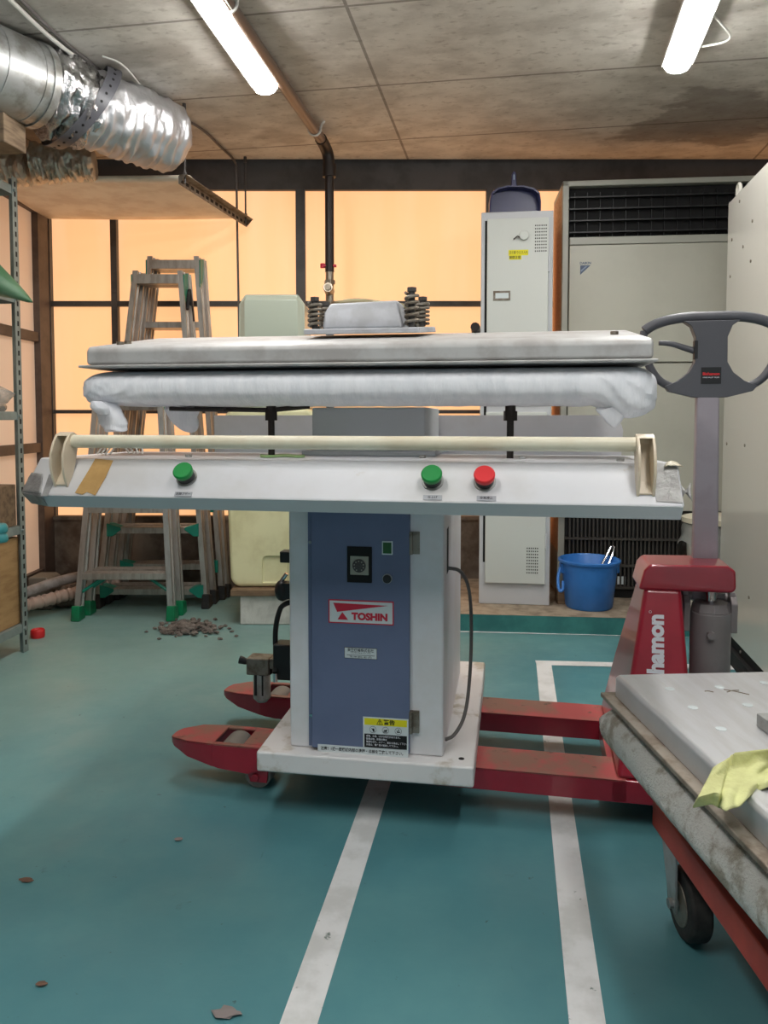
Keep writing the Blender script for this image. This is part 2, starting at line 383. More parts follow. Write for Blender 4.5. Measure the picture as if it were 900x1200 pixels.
# end wall: lintel, low wall, posts and rails; daylit panels as windows
b = MB(); b.box(XL-.05, XR, YW-.005, YW+.12, 2.185, HC+.12); struct(b.build('trim_1', M['dsteel'], bevel=.003))
b = MB(); b.box(XL-.05, XR, YW-.02, YW+.12, 0, .42)
b.box(XL-.05, XR, YW-.035, YW+.02, .405, .425); struct(b.build('wall_back', M['conc']))
posts = [(-1.87, -1.80), (-1.474, -1.440), (-.475, -.425), (.55, .585), (1.2, 1.24), (2.0, 2.04), (2.86, 2.9)]
tn = 2
for x0, x1 in posts:
    b = MB(); b.box(x0, x1, YW-.015, YW+.03, .42, 2.19)
    zz = .6
    while zz < 2.15:
        b.cyl((x0+.009, YW-.018, zz), (x0+.009, YW-.01, zz), .006, n=8); b.cyl((x1-.009, YW-.018, zz), (x1-.009, YW-.01, zz), .006, n=8); zz += .26
    struct(b.build('trim_%d' % tn, M['dsteel'], bevel=.002)); tn += 1
wn = 1
rows = [(.42, .985), (1.005, 1.565), (1.59, 2.185)]
for i in range(len(posts)-1):
    x0, x1 = posts[i][1], posts[i+1][0]
    for z in (.985, 1.565):
        b = MB(); b.box(x0, x1, YW-.008, YW+.02, z, z+(.02 if z < 1 else .028))
        k = x0+.12
        while k < x1: b.cyl((k, YW-.013, z+.013), (k, YW-.005, z+.013), .006, n=8); k += .22
        struct(b.build('trim_%d' % tn, M['dsteel'])); tn += 1
    for z0, z1 in rows:
        b = MB(); b.box(x0-.01, x1+.01, YW+.022, YW+.03, z0-.01, z1+.01); struct(b.build('window_%d' % wn, M['pane'])); wn += 1
# left wall: brown steel frame with pale panels
b = MB(); b.box(XL-.12, XL-.06, YB, YW+.1, 0, .1); b.box(XL-.12, XL-.05, YB, 2.2, .1, HC); b.box(XL-.12, XL-.05, 2.2, YW+.1, 2.1, HC+.1); struct(b.build('wall_left', M['brown']))
for y0, y1 in ((2.2, 2.25), (3.02, 3.08), (4.06, 4.23)):
    b = MB(); b.box(XL-.055, XL-.005, y0, y1, .1, 2.1); struct(b.build('trim_%d' % tn, M['brown'], bevel=.003)); tn += 1
for z0, z1 in ((.1, .16), (.78, .83), (1.36, 1.41), (2.03, 2.1)):
    b = MB(); b.box(XL-.052, XL-.012, 2.2, YW, z0, z1); struct(b.build('trim_%d' % tn, M['brown'], bevel=.003)); tn += 1
for y0, y1 in ((2.25, 3.02), (3.08, 4.06)):
    for z0, z1 in ((.16, .78), (.83, 1.36), (1.41, 2.03)):
        b = MB(); b.box(XL-.045, XL-.038, y0-.01, y1+.01, z0-.01, z1+.01); struct(b.build('window_%d' % wn, M['pane2'])); wn += 1
b = MB(); b.box(XR, XR+.1, YB, YW+.1, 0, HC+.1); struct(b.build('wall_right', M['conc']))
# painted curb along the end wall
CF = Fr(.366, 3.42, 5.7)
b = MB(); b.mi = 1; b.loft([[CF.wld(p) for p in ((-.55, .0, 0), (2.55, .0, 0), (2.6, 1.1, 0), (-.5, .72, 0))], [CF.wld(p) for p in ((-.55, .006, .078), (2.55, .006, .078), (2.6, 1.1, .078), (-.5, .72, .078))]])
b.mi = 0
b.quad(*[CF.wld(p) for p in ((-.55, .005, .0785), (2.55, .005, .0785), (2.6, 1.1, .0785), (-.5, .72, .0785))])
o = struct(b.build('trim_%d' % tn, [M['gravelcurb'], M['tealp']])); tn += 1

# ------------------------------------------------------------------ ceiling lamps
def lamp(x, y, yaw, label):
    t = thing('ceiling_light', label, 'light', (x, y, HC), -math.radians(yaw), 'tube lights under the concrete ceiling')
    b = MB(); b.prism([(-.040, 0), (.040, 0), (.056, -.046), (.056, -.060), (-.056, -.060), (-.056, -.046)], 'y', -1.25, 0); b.build('housing', M['housing'], t, bevel=.002)
    prof = [(-.047, -.058), (-.045, -.064), (-.034, -.080), (-.012, -.088), (.012, -.088), (.034, -.080), (.045, -.064), (.047, -.058)]
    b = MB(); b.prism(prof, 'y', -1.242, -.008); b.build('diffuser', M['tube'], t)
    for yy in (-1.242, 0):
        b = MB(); b.prism([(p[0]*1.04, p[1]*1.01) for p in prof], 'y', yy-.008, yy); b.build('end_cap', M['housing'], t)
    return t
l1 = lamp(-.466, 3.11, 7.3, 'lit tube light running beside the ceiling pipe')
l2 = lamp(1.086, 2.92, 11.7, 'lit tube light near the tall grey beige air conditioner')
lamp(-.62, 1.15, 9, 'added unseen tube light behind the one beside the ceiling pipe'); lamp(.72, 1.0, 9, 'added unseen tube light behind the one near the air conditioner')  # out-of-view tubes added to light the press from the front
# loose lamp leads
b = MB(); b.tube([(.05, -.33, -.03), (.10, -.25, -.035), (.155, -.16, -.04), (.14, -.14, -.05), (.10, -.13, -.05), (.04, -.11, -.045)], .004, smooth=2); b.build('lead', M['wcable'], l2)

# ------------------------------------------------------------------ conduit pipe with valve
t = thing('water_pipe', 'dark pipe running along the ceiling and dropping to a valve behind the press', 'pipe')
b = MB(); pa = V((-.30, 3.72, 2.285)); pb = V((-.62, 1.8, 2.285))
b.cyl(pb, pa, .024); b.build('ceiling_run', M['pipe2'], t)
b = MB(); b.tube([pa, (-.285, 3.80, 2.275), (-.27, 3.83, 2.24), (-.268, 3.83, 2.14)], .029, n=12, smooth=2); b.cyl((-.268, 3.83, 2.20), (-.268, 3.83, 2.14), .033); b.build('elbow', M['pipe'], t)
b = MB(); b.cyl((-.268, 3.83, 2.2), (-.268, 3.83, 1.68), .022); b.cyl((-.268, 3.83, 1.47), (-.268, 3.83, .42), .02); b.cyl((-.268, 3.83, 1.40), (-.268, 3.83, 1.50), .026); b.build('drop', M['pipe'], t)
b = MB(); b.cyl((-.268, 3.83, 1.69), (-.268, 3.83, 1.50), .020); b.cyl((-.268, 3.83, 1.64), (-.268, 3.83, 1.62), .028, n=6); b.cyl((-.268, 3.83, 1.535), (-.268, 3.83, 1.515), .028, n=6)
b.cyl((-.268, 3.83, 1.585), (-.272, 3.76, 1.595), .024); b.cyl((-.272, 3.758, 1.595), (-.272, 3.75, 1.595), .016); b.build('valve', M['brass'], t, bevel=.002)
b = MB(); b.box(-.305, -.235, 3.818, 3.842, 1.705, 1.716); b.cyl((-.268, 3.83, 1.68), (-.268, 3.83, 1.715), .009); b.cyl((-.302, 3.83, 1.70), (-.302, 3.83, 1.722), .012); b.build('valve_handle', M['lred'], t, bevel=.002)
for k, f in enumerate((.06, .62)):
    c = pa.lerp(pb, f); b = MB()
    b.tube([c+V((-.045, 0, .04)), c+V((-.03, 0, .02)), c+V((-.026, 0, -.012)), c+V((0, 0, -.03)), c+V((.026, 0, -.012)), c+V((.03, 0, .02)), c+V((.045, 0, .04))], .006, smooth=2); b.build('clip', M['wcable'], t)

# ------------------------------------------------------------------ ducts, hangers, cables at upper left
b = MB(); b.grid(lambda u, v: (-1.79+.93*u+.05*v*u, 3.46+.70*v-.02*math.sin(u*3), 2.03-.010*math.sin(u*math.pi)+.004*math.sin(v*6)), 14, 10)
tag(b.build('insulation_board', M['panb'], solid=.012), 'pale stained board hung flat under the ducts', 'board')
da, db = V((-1.52, 2.47, 2.175)), V((-1.275, 2.87, 2.175))
def ring_fr(p, d): a = d.cross(EZ).normalized(); return a, a.cross(d).normalized()
t = thing('spiral_duct', 'shiny galvanised spiral duct at the upper left', 'duct')
dd = (db-da).normalized(); b = MB(); b.cyl(da-dd*.5, db, .145, n=40); b.build('tube', M['steel'], t)
A, B = ring_fr(db, dd)
b = MB()
for k in range(5):
    c = db-dd*(.06+.14*k); b.tube([c+(A*math.cos(i*math.pi/16)+B*math.sin(i*math.pi/16))*.146+dd*(.012*math.cos(i*math.pi/16)) for i in range(32)], .0025, n=6, closed=True)
b.build('seam', M['steel'], t)
b = MB(); b.cyl(db-dd*.02, db+dd*.008, .151, n=40); b.build('collar', M['steel'], t)
def duct(pts, R, name, m, seed, amp, label, n=64, k=60, freq=9., par=None):
    pts = [V(p) for p in pts]; b = MB(); loops = []
    for i in range(k):
        f = i/(k-1)*(len(pts)-1); j = min(int(f), len(pts)-2); p = pts[j].lerp(pts[j+1], f-j); t_ = (pts[j+1]-pts[j]).normalized(); a, c = ring_fr(p, t_)
        r0 = R(i/(k-1)); lp = []
        for q in range(n):
            th = 2*math.pi*q/n; u = a*math.cos(th)+c*math.sin(th)
            w_ = amp*noise.noise(V((math.cos(th)*2.4, math.sin(th)*2.4, i/(k-1)*freq))+V((seed, 0, 0)))+amp*.4*noise.noise(V((math.cos(th)*7, math.sin(th)*7, i/(k-1)*freq*4+seed)))
            pl = amp*.55*math.sin(i/(k-1)*freq*8+2.5*math.cos(th)+3*noise.noise(V((i*.12, seed, th))))*max(0, .15-math.sin(th))
            lp.append(p+u*(r0+w_+pl))
        loops.append(lp)
    b.loft(loops); o = b.build(name, m, par, ang=70)
    return tag(o, label, 'duct') if label else o
t = thing('insulated_duct', 'fat silver foil wrapped duct slung in a strap', 'duct')
duct([(-1.265, 2.885, 2.175), (-1.16, 3.05, 2.172)], lambda f: .132+.018*math.sin(f*3.1), 'foil_cuff', M['foil2'], 3, .03, None, k=30, freq=4, par=t)
duct([(-1.19, 3.01, 2.170), (-.895, 3.42, 2.170)], lambda f: .138+.010*math.sin(f*math.pi)-(.05*max(0, f-.9)/.1), 'jacket', M['foil'], 8, .013, None, k=110, par=t)
duct([(-1.78, 3.34, 2.045), (-1.52, 3.35, 2.04)], lambda f: .075+.004*math.sin(f*30), 'flexible_duct', M['foil3'], 2, .014, 'small wrinkled foil duct ending against the left wall')
duct([(-1.50, 3.35, 2.055), (-1.25, 3.38, 2.06)], lambda f: .084-.022*f+.004*math.sin(f*30), 'flexible_duct', M['foil3'], 5, .016, 'short crumpled foil duct at the near edge of the hung board')
# strap
sc0 = V((-1.175, 3.05, 2.172)); dd2 = V((.31, .37, 0)).normalized(); A, B = ring_fr(sc0, dd2)
b = MB(); loops = []
for i in range(26):
    th = math.radians(-175+i*(275/25)); u = A*math.cos(th)+B*math.sin(th); c = sc0+dd2*(-.0)+A*0
    if c.z+u.z*.176 > HC-.01: r = (HC-.01-c.z)/u.z
    else: r = .176
    p = c+u*r+dd2*(.10*u.z); loops.append([p-dd2*.030, p+dd2*.030, p+dd2*.030+u*.003, p-dd2*.030+u*.003])
b.loft(loops)
for i in range(1, 25, 1):
    th = math.radians(-175+i*(275/25)); u = A*math.cos(th)+B*math.sin(th); r = .176
    if sc0.z+u.z*.176 > HC-.012: continue
    p = sc0+u*.1785+dd2*(.10*u.z); b.mi = 1; b.cyl(p, p+u*.0015, .0055, n=8); b.mi = 0
tag(b.build('hanger_strap', [M['hand'], M['matte']]), 'grey perforated strap looped round the silver duct', 'strap')
# timber on the rack
b = MB(); R = Matrix.Rotation(math.radians(-8), 3, 'Z'); tc_ = V((-1.32, 2.80, 1.93)); b.box(-.5, 0, -.06, .07, 0, .12, R, tc_)
# slotted angle hanger with rods
t = thing('hanger_rail', 'slotted steel angle hanging on rods under the hung board', 'hanger')
a0, a1 = V((-.892, 3.39, 2.012)), V((-.735, 4.15, 2.012)); td = (a1-a0).normalized(); tn_ = V((-td.y, td.x, 0))
b = MB()
b.loft([[p, p-tn_*.04, p-tn_*.04+V((0, 0, .004)), p-tn_*.004+V((0, 0, .004)), p-tn_*.004-V((0, 0, .035)), p-V((0, 0, .035))] for p in (a0, a1)])
b.mi = 1
for i in range(15):
    p = a0.lerp(a1, (i+.5)/15); b.box(-.0005, .0005, -.014, .014, -.007, .007, Matrix.Rotation(math.atan2(td.y, td.x)-math.pi/2, 3, 'Z'), p+V((0, 0, -.018))-tn_*.0045)
b.mi = 0; b.build('angle_bar', [M['rustysteel'], M['matte']], t)
for f, top in ((.03, HC), (.93, HC)):
    p = a0.lerp(a1, f)-tn_*.02; b = MB(); b.cyl(p-V((0, 0, .03)), V((p.x, p.y, top)), .0045, n=8); b.cyl(p+V((0, 0, .004)), p+V((0, 0, .02)), .009, n=6); b.cyl(V((p.x, p.y, top-.03)), V((p.x, p.y, top)), .009, n=6); b.build('rod', M['dsteel'], t)
# cables
def cable(name, pts, r, m, label, sm=3):
    b = MB(); b.tube(pts, r, smooth=sm); return tag(b.build(name, m), label, 'cable')
c1 = [atZ(-30, -40, 2.31), atZ(12, 0, 2.31), atZ(60, 46, 2.31), atZ(110, 82, 2.31), atZ(150, 118, 2.29), atZ(175, 135, 2.28), atZ(212, 142, 2.28)]
cable('ceiling_cable', c1, .008, M['wcable'], 'pale cable sagging across the ceiling past the strap')
c2 = [atZ(-14, -44, 2.318), atZ(22, -2, 2.318), atZ(70, 45, 2.318), atZ(116, 82, 2.318), atZ(160, 112, 2.318), atZ(200, 135, 2.318), atZ(214, 137, 2.31)]
cable('ceiling_cable', c2, .006, M['gcable'], 'dark grey cable above the pale one on the ceiling')
c3 = [atZ(120, 66, 2.318), atZ(145, 74, 2.30), atZ(170, 108, 2.31), atZ(205, 138, 2.318)]
cable('ceiling_cable', c3, .0035, M['wcable'], 'thin pale lead arching beside the strap')
c4 = [atZ(214, 138, 2.315), atZ(240, 153, 2.315), atZ(258, 172, 2.315), atZ(276, 188, 2.315)]
c4 += [V((c4[-1].x, c4[-1].y+.02, 2.28)), V((c4[-1].x, c4[-1].y+.03, 1.9)), V((c4[-1].x+.005, c4[-1].y+.03, 1.4)), V((c4[-1].x, c4[-1].y+.03, .9))]
cable('hanging_cable', c4, .006, M['gcable'], 'grey cable hanging straight down in front of the lit panels', 2)
o = tag(b.build('x', M['timber']) if False else MB().box(-.5, 0, -.06, .07, 0, .12, R, tc_).build('timber_block', M['timber'], bevel=.004), 'rough timber block lying on top of the slotted rack', 'timber')

# ------------------------------------------------------------------ slotted rack at left edge
RF = Fr(-1.475, 3.14, 5.7)
t = thing('storage_rack', 'grey slotted angle rack cut by the left edge', 'shelf', RF.o, RF.t)
def rack_post(x, y, sx, sy):
    b = MB(); b.box(min(0, sx*.035), max(0, sx*.035), min(0, sy*.003), max(0, sy*.003), 0, 1.925); b.box(min(0, sx*.003), max(0, sx*.003), min(0, sy*.035), max(0, sy*.035), 0, 1.925)
    b.mi = 1
    for i in range(48):
        z = .03+i*.0395; yy = sy*.003-sy*.0035
        f = -1 if sy > 0 else 1
        b.box(.0 if sx < 0 else -.0006, .0006 if sx < 0 else .0, sy*.012, sy*.022, z, z+.02)
        b.box(sx*.012, sx*.022, -.0036 if sy < 0 else .003, -.003 if sy < 0 else .0036, z, z+.02)
    b.mi = 0; o = b.build('post', [M['rack'], M['matte']], t); o.location = (x, y, 0)
rack_post(.0, 0, -1, -1); rack_post(-.235, 0, 1, -1); rack_post(.0, -.9, -1, 1); rack_post(-.235, -.9, 1, 1)
for z in (.115, .52, .985, 1.455, 1.885):
    b = MB(); b.box(-.234, -.004, -.896, -.006, z, z+.004)
    b.box(-.006, -.004, -.896, -.006, z-.03, z); b.box(-.234, -.232, -.896, -.006, z-.03, z); b.box(-.234, -.004, -.008, -.006, z-.03, z); b.box(-.234, -.004, -.896, -.894, z-.03, z)
    for y in (-.025, -.875): b.cyl((-.004, y, z-.015), (.008, y, z-.015), .007, n=6)
    b.build('shelf_board', M['rack'], t, bevel=.001)
def onrack(p): return RF.wld(p)
b = MB(); b.box(-.22, -.02, -.40, -.02, .001, .36)
o = b.build('plywood_box', M['ply'], bevel=.003); o.location = onrack((0, 0, .119)); o.rotation_euler.z = RF.t; tag(o, 'brown plywood box on the bottom rack shelf', 'box')
b = MB(); b.box(-.22, -.02, -.40, -.03, .001, .17)
o = b.build('cardboard_box', M['board'], bevel=.003); o.location = onrack((0, 0, .524)); o.rotation_euler.z = RF.t; tag(o, 'brown box behind the teal items on the rack', 'box')
for k, (z, lb) in enumerate(((.555, 'teal plastic pipe cap on the rack, upper of two'), (.525, 'teal plastic pipe cap on the rack, lower of two'))):
    pass
b = MB(); b.lathe([(0, 0), (.030, 0), (.034, .006), (.034, .022), (.028, .032), (0, .032)]); oc = b.build('pipe_cap', M['teal'])
pc = onrack((-.01, -.43, .0)); pc = atY(-1, 590, 2.70); oc.location = (pc.x-.008, pc.y, .5245); tag(oc, 'teal plastic cap on the rack, lower of the two stacked', 'cap', 'teal caps on the rack')
o2 = oc.copy(); COL.objects.link(o2); o2.location = (pc.x-.008, pc.y, .5565+.001); tag(o2, 'teal plastic cap on the rack, upper of the two stacked')
# green sack with tip hanging past the post
b = MB()
def sack(u, v):
    th = 2*math.pi*u
    A_, T_ = V((-1.72, 2.86, 1.553)), atY(38, 354, 2.93)
    m_ = V((-1.50, 2.89, 1.523))
    c = A_.lerp(m_, v*2) if v < .5 else m_.lerp(T_, v*2-1)
    r = .098 if v < .3 else .098*(1-((v-.3)/.7))**.8+.003
    k = 1+.16*noise.noise(V((math.cos(th), math.sin(th), v*3))*1.5)
    p = c+V((0, math.cos(th)*r*1.3*k, math.sin(th)*r*k))
    if v < .62: p.z = max(p.z, 1.4605)
    return p
b.grid(sack, 28, 22, cu=True)
o = b.build('green_sack', M['gbag'], ang=80); tag(o, 'green sack drooping off the upper rack shelf', 'sack')
b = MB(); b.blob((0, 0, .05), .07, 1.1, 1.6, .75, 4, 3, .5); o = b.build('plastic_bag', M['bagplastic'], ang=80); o.location = onrack((-.085, -.12, .989)); tag(o, 'crumpled clear plastic bag on the middle rack shelf', 'bag')

# ------------------------------------------------------------------ floor things at the left wall
p = atZ(42, 718, 0); b = MB(); b.prism([(-.06, 0), (.055, 0), (.05, .15), (.03, .165), (-.06, .165)], 'y', -.07, .07)
o = b.build('grey_can', M['can'], bevel=.008); o.location = (p.x, p.y+.12, 0); tag(o, 'dull grey square can behind the foot of the rack', 'can')
p = atZ(38, 749, 0); b = MB(); b.lathe([(0, 0), (.028, 0), (.03, .01), (.03, .03), (.026, .036), (.022, .03), (0, .028)]); o = b.build('red_cap', M['redcap']); o.location = (p.x+.01, p.y+.03, 0); tag(o, 'small red plastic cap on the floor by the rack foot', 'cap')
b = MB(); b.loft([[( -1.79, 3.50, 0), (-1.60, 3.95, 0), (-1.30, 4.15, 0), (-1.795, 4.17, 0)], [(-1.79, 3.7, .10), (-1.70, 3.98, .12), (-1.45, 4.15, .12), (-1.795, 4.17, .14)]])
b2 = MB()
for i in range(110):
    u, v = rnd.random(), rnd.random(); x = -1.75+.24*u; y = 4.12-.35*v*(1-.5*u); b2.blob((x, y, .02+.07*(1-u)*(1-v*.6)), .028+.022*rnd.random(), 1.2, 1, .8, i, 1, .5)
b.bm.free(); tag(b2.build('rubble_bank', M['conc'], ang=20), 'bank of rough rubble in the left corner', 'rubble', kind='stuff')
b = MB(); p0, p1 = V((-1.74, 3.60, .12)), V((-1.47, 4.02, .15)); b.tube([p0, p0.lerp(p1, .5)+V((0, 0, .02)), p1], .026, n=12, smooth=2)
tag(b.build('grey_hose', M['hose']), 'thick smooth grey hose lying on the rubble', 'hose')
b = MB(); b.tube([V((-1.72, 3.60, .07)).lerp(V((-1.40, 4.0, .10)), i/40) for i in range(41)], lambda f: .030+.004*math.sin(f*150), n=12)
tag(b.build('corrugated_hose', M['hosep']), 'pinkish ribbed hose below the smooth grey one', 'hose')
b2 = MB()
for i in range(170):
    a = rnd.gauss(0, .42); c = rnd.gauss(0, .30); k = max(0, 1-math.hypot(a, c)); p = atZ(222, 738, 0)
    r = .006+.012*rnd.random()*(.4+k); b2.blob((p.x+a*.20, p.y+c*.20, r*.5+.018*k*rnd.random()), r, 1.3, 1, .7, i, 1, .6)
tag(b2.build('rubble_heap', M['rubble'], ang=15), 'scatter of grey crumbled rubble on the floor before the ladders', 'rubble', kind='stuff')

# ------------------------------------------------------------------ step ladders
def ladder(label, x, y, hw0, hw1, h, lean, gap, zs, m, topw, xt=0., feet='lgreen', brk=None, latch=False):
    """x,y: middle of the front feet; front half leans back by lean, second half stands gap behind"""
    t = thing('step_ladder', label, 'ladder', (x, y, 0), 0, 'folding step ladders against the lit wall')
    for half in (0, 1):
        y0 = gap*half; y1 = lean+.03*half if half == 0 else lean+.075
        P = lambda s_, f: V((s_*(hw0+(hw1-hw0)*f)+xt*f+.012*half, y0+(y1-y0)*f, h*f))
        for s_ in (-1, 1):
            b = MB(); p0, p1 = P(s_, .02), P(s_, 1.0)
            wx, wy = .013, .028
            lp = lambda p: [p+V(q) for q in ((-wx, -wy, 0), (wx, -wy, 0), (wx, -wy+.006, 0), (-wx+.006 if s_ > 0 else wx-.006, -wy+.006, 0), (-wx+.006 if s_ > 0 else wx-.006, wy-.006, 0), (wx, wy-.006, 0), (wx, wy, 0), (-wx, wy, 0))] if False else [p+V((-wx, -wy, 0)), p+V((wx, -wy, 0)), p+V((wx, -wy+.012, 0)), p+V((wx-.006, -wy+.016, 0)), p+V((wx-.006, wy-.016, 0)), p+V((wx, wy-.012, 0)), p+V((wx, wy, 0)), p+V((-wx, wy, 0)), p+V((-wx, wy-.012, 0)), p+V((-wx+.006, wy-.016, 0)), p+V((-wx+.006, -wy+.016, 0)), p+V((-wx, -wy+.012, 0))]
            b.loft([lp(p0), lp(p1)]); b.build('rail', m, t)
            b = MB(); q = P(s_, 0); b.loft([[(q.x-.022, q.y-.04, 0), (q.x+.022, q.y-.04, 0), (q.x+.022, q.y+.04, 0), (q.x-.022, q.y+.04, 0)], [(q.x-.019, q.y-.033, .075), (q.x+.019, q.y-.033, .075), (q.x+.019, q.y+.036, .06), (q.x-.019, q.y+.036, .06)]])
            b.build('foot', M[feet if half == 0 else ('rubber' if feet != 'lgreen' else feet)], t, bevel=.006)
        nstep = len(zs)
        for k in range(nstep):
            f = zs[k]/h
            a, c = P(-1, f), P(1, f); tt = .03 if k < nstep-1 else .045
            dy0, dy1 = (-.03, .035) if half == 0 else (-.03, .03)
            b = MB(); b.box(a.x+.008, c.x-.008, a.y+dy0, a.y+dy1, a.z-tt, a.z)
            for g in range(4): b.box(a.x+.012, c.x-.012, a.y+dy0+.006+.015*g, a.y+dy0+.012+.015*g, a.z, a.z+.002)
            o = b.build('step' if k < nstep-1 else 'top_step', M['aludirty'], t, bevel=.002)
            if brk and k < 2 and (half == 0):
                for s_, q in ((1, a), (-1, c)):
                    b = MB(); b.prism([(q.x+s_*.004, q.z-.045), (q.x+s_*.03, q.z-.045), (q.x+s_*.075, q.z-.012), (q.x+s_*.075, q.z+.0), (q.x+s_*.004, q.z+.022)], 'y', q.y-.034, q.y+.034); b.build('step_bracket', M[brk], t, bevel=.002)
        if feet == 'lgreen':
            a, c = P(-1, .15), P(1, .15); z1 = zs[0]-.03
            for s_ in (1, -1):
                q = P(-s_, .13); b = MB(); b.tube([(q.x+s_*.006, q.y, q.z-.02), (q.x+s_*.10, q.y+.005, z1)], .008, n=6); b.build('brace', M['lteal'], t)
    # hinge plates at the top, right and left
    for s_ in (1, -1):
        q = V((s_*hw1+xt, lean, h)); b = MB(); xo = q.x+s_*.016
        b.prism([(q.y-.03, q.z-.02), (q.y+.03, q.z-.005), (q.y+.11, q.z-.02), (q.y+.115, q.z-.10), (q.y+.08, q.z-.12), (q.y+.05, q.z-.09), (q.y-.015, q.z-.17), (q.y-.03, q.z-.16)], 'x', xo, xo+s_*.006)
        b.build('hinge_plate', M['lteal'], t, bevel=.001)
        if latch:
            b = MB(); b.tube([(xo+s_*.012, q.y-.01, q.z-.19), (xo+s_*.016, q.y+.03, q.z-.09), (xo+s_*.02, q.y+.075, q.z-.24)], .011, n=8); b.build('latch', M['black'], t)
    return t
ladder('small silver step ladder with green feet standing foremost', -1.235, 3.62, .225, .145, 1.17, .10, .11, (.225, .54, .86, 1.15), M['alu'], .3, xt=.01)
ladder('tall silver step ladder with green hinge, second in the row', -1.175, 3.86, .275, .112, 1.70, .06, .10, (.10, .41, .72, 1.03, 1.34, 1.68), M['aludirty'], .3, xt=.04, feet='rubber', brk='lteal', latch=True)
ladder('tallest brownish step ladder, rearmost against the lit panels', -1.14, 4.05, .280, .120, 1.80, .01, .05, (.19, .51, .83, 1.15, 1.46, 1.78), M['aludirty'], .3, xt=.045, feet='rubber', brk='lteal')

# ------------------------------------------------------------------ cream tank on board and stone block
b = MB(); b.box(-.115, .12, 0, .2, 0, .138); o = b.build('stone_block', M['stone'], bevel=.006); o.location = (-.555, 3.53, 0); tag(o, 'white stone block on the floor under the cream tank', 'block')
b = MB(); b.box(-.19, .20, -.02, .24, 0, .030); o = b.build('wooden_board', M['board'], bevel=.003); o.location = (-.52, 3.53, .139); tag(o, 'brown wooden board lying across the white stone block', 'board')
t = thing('plastic_tank', 'cream plastic tank standing on a board over a stone block', 'tank', (-.52, 3.56, .170))
b = MB(); prof = [(-.20, .03), (-.17, 0), (.18, 0), (.205, .03), (.21, .80), (.17, .835), (-.19, .835), (-.225, .80)]
b.prism(prof, 'y', 0, .34); bd = b.build('body', M['tank'], t, bevel=.03, seg=4)
b = MB(); b.prism([(-.05, .02), (.075, .02), (.075, .135), (.06, .15), (-.035, .15), (-.05, .135)], 'y', -.05, .012); ct = b.build('cut', M['tank'], t, bevel=.008, seg=2)
k = bd.modifiers.new('cut', 'BOOLEAN'); k.object = ct; k.operation = 'DIFFERENCE'; k.solver = 'EXACT'
bpy.context.view_layer.update(); dg = bpy.context.evaluated_depsgraph_get(); me = bpy.data.meshes.new_from_object(bd.evaluated_get(dg)); bd.modifiers.clear(); bd.data = me; me.name = 'body'
for p_ in me.polygons: p_.use_smooth = True
me.set_sharp_from_angle(angle=math.radians(20))
bpy.data.objects.remove(ct)
t = thing('plastic_hood', 'pale grey green plastic hood seen above the press head', 'hood', (-.52, 3.60, 1.006))
HL = lambda u, v: atY(u, v, 3.60)-V((-.52, 0, 1.006))
z0 = -.0; zt = HL(310, 345).z; xl, xr = HL(280, 380).x, HL(357, 380).x
b = MB(); b.loft([[(xl-.01, 0, 0), (xr+.012, 0, 0), (xr+.012, .30, 0), (xl-.01, .30, 0)], [(xl-.002, 0, .3), (xr+.002, 0, .3), (xr+.002, .30, .3), (xl-.002, .30, .3)], [(xl, .0, zt-.045), (xr, 0, zt-.045), (xr, .30, zt-.045), (xl, .30, zt-.045)], [(xl+.03, .0, zt), (xr-.03, 0, zt), (xr-.03, .30, zt), (xl+.03, .30, zt)]]); b.build('shell', M['hood'], t, bevel=.006)
b = MB(); b.loft([[(xl+.005, 0, .1), (xr-.005, 0, .1), (xr-.005, 0, zt-.05), (xr-.035, 0, zt-.006), (xl+.035, 0, zt-.006), (xl+.005, 0, zt-.05)], [(xl+.03, -.022, .14), (xr-.03, -.022, .14), (xr-.03, -.022, zt-.03), (xr-.034, -.022, zt-.028), (xl+.034, -.022, zt-.028), (xl+.03, -.022, zt-.03)]]); b.build('front_panel', M['hood'], t, bevel=.003)

# ------------------------------------------------------------------ locker, dustpan
LY = 3.62; LOF = Fr(atY(563, 400, LY).x, LY, 7.2)
LX0, LX1 = 0.0, LOF.ly(646, 500, 0).x
LH0, LH1 = .079, 1.915
t = thing('locker', 'narrow grey two door steel locker beside the air conditioner', 'locker', LOF.o, LOF.t)
b = MB(); b.box(LX0, LX1, 0, .47, LH0, LH1); b.build('body', M['lockerf'], t, bevel=.004)
b = MB(); b.box(LX1, LX1+.0015, .01, .46, LH0+.02, LH1-.03); b.build('rusty_side_sheet', M['rustside'], t)
def lx_(u, v): p = LOF.ly(u, v, -.02); return p.x, p.z
b = MB(); b.box(LX0+.018, LX0+.030, -.002, .002, LH0+.2, LH1-.04); b.build('door_gap', M['matte'], t)
def ldoor(z0, z1, vx0, vz0):
    d_ = MB(); d_.box(LX0+.028, LX1-.022, -.018, 0, z0, z1); d_ = d_.build('door', M['locker'], t, bevel=.003)
    b = MB()
    for i in range(6):
        for j in range(9):
            b.box(vx0+i*.0095, vx0+i*.0095+.005, -.0188, -.0178, vz0+j*.0145, vz0+j*.0145+.006)
    b.build('vent_holes', M['matte'], d_)
    for z in (z0+.25*(z1-z0), z0+.75*(z1-z0)):
        b = MB(); b.box(LX1-.024, LX1-.016, -.024, 0, z-.035, z+.035); b.build('hinge', M['lockerf'], d_, bevel=.002)
    return d_
zt = LH1-.035
du = ldoor(1.03, zt, lx_(627, 280)[0], lx_(627, 295)[1]); dl = ldoor(lx_(600, 684)[1], .99, lx_(617, 670)[0], lx_(617, 672)[1])
kx, kz = lx_(614, 276); b = MB(); b.cyl((kx, -.018, kz), (kx, -.034, kz), .022, n=24); b.build('knob', M['locker'], du, bevel=.003)
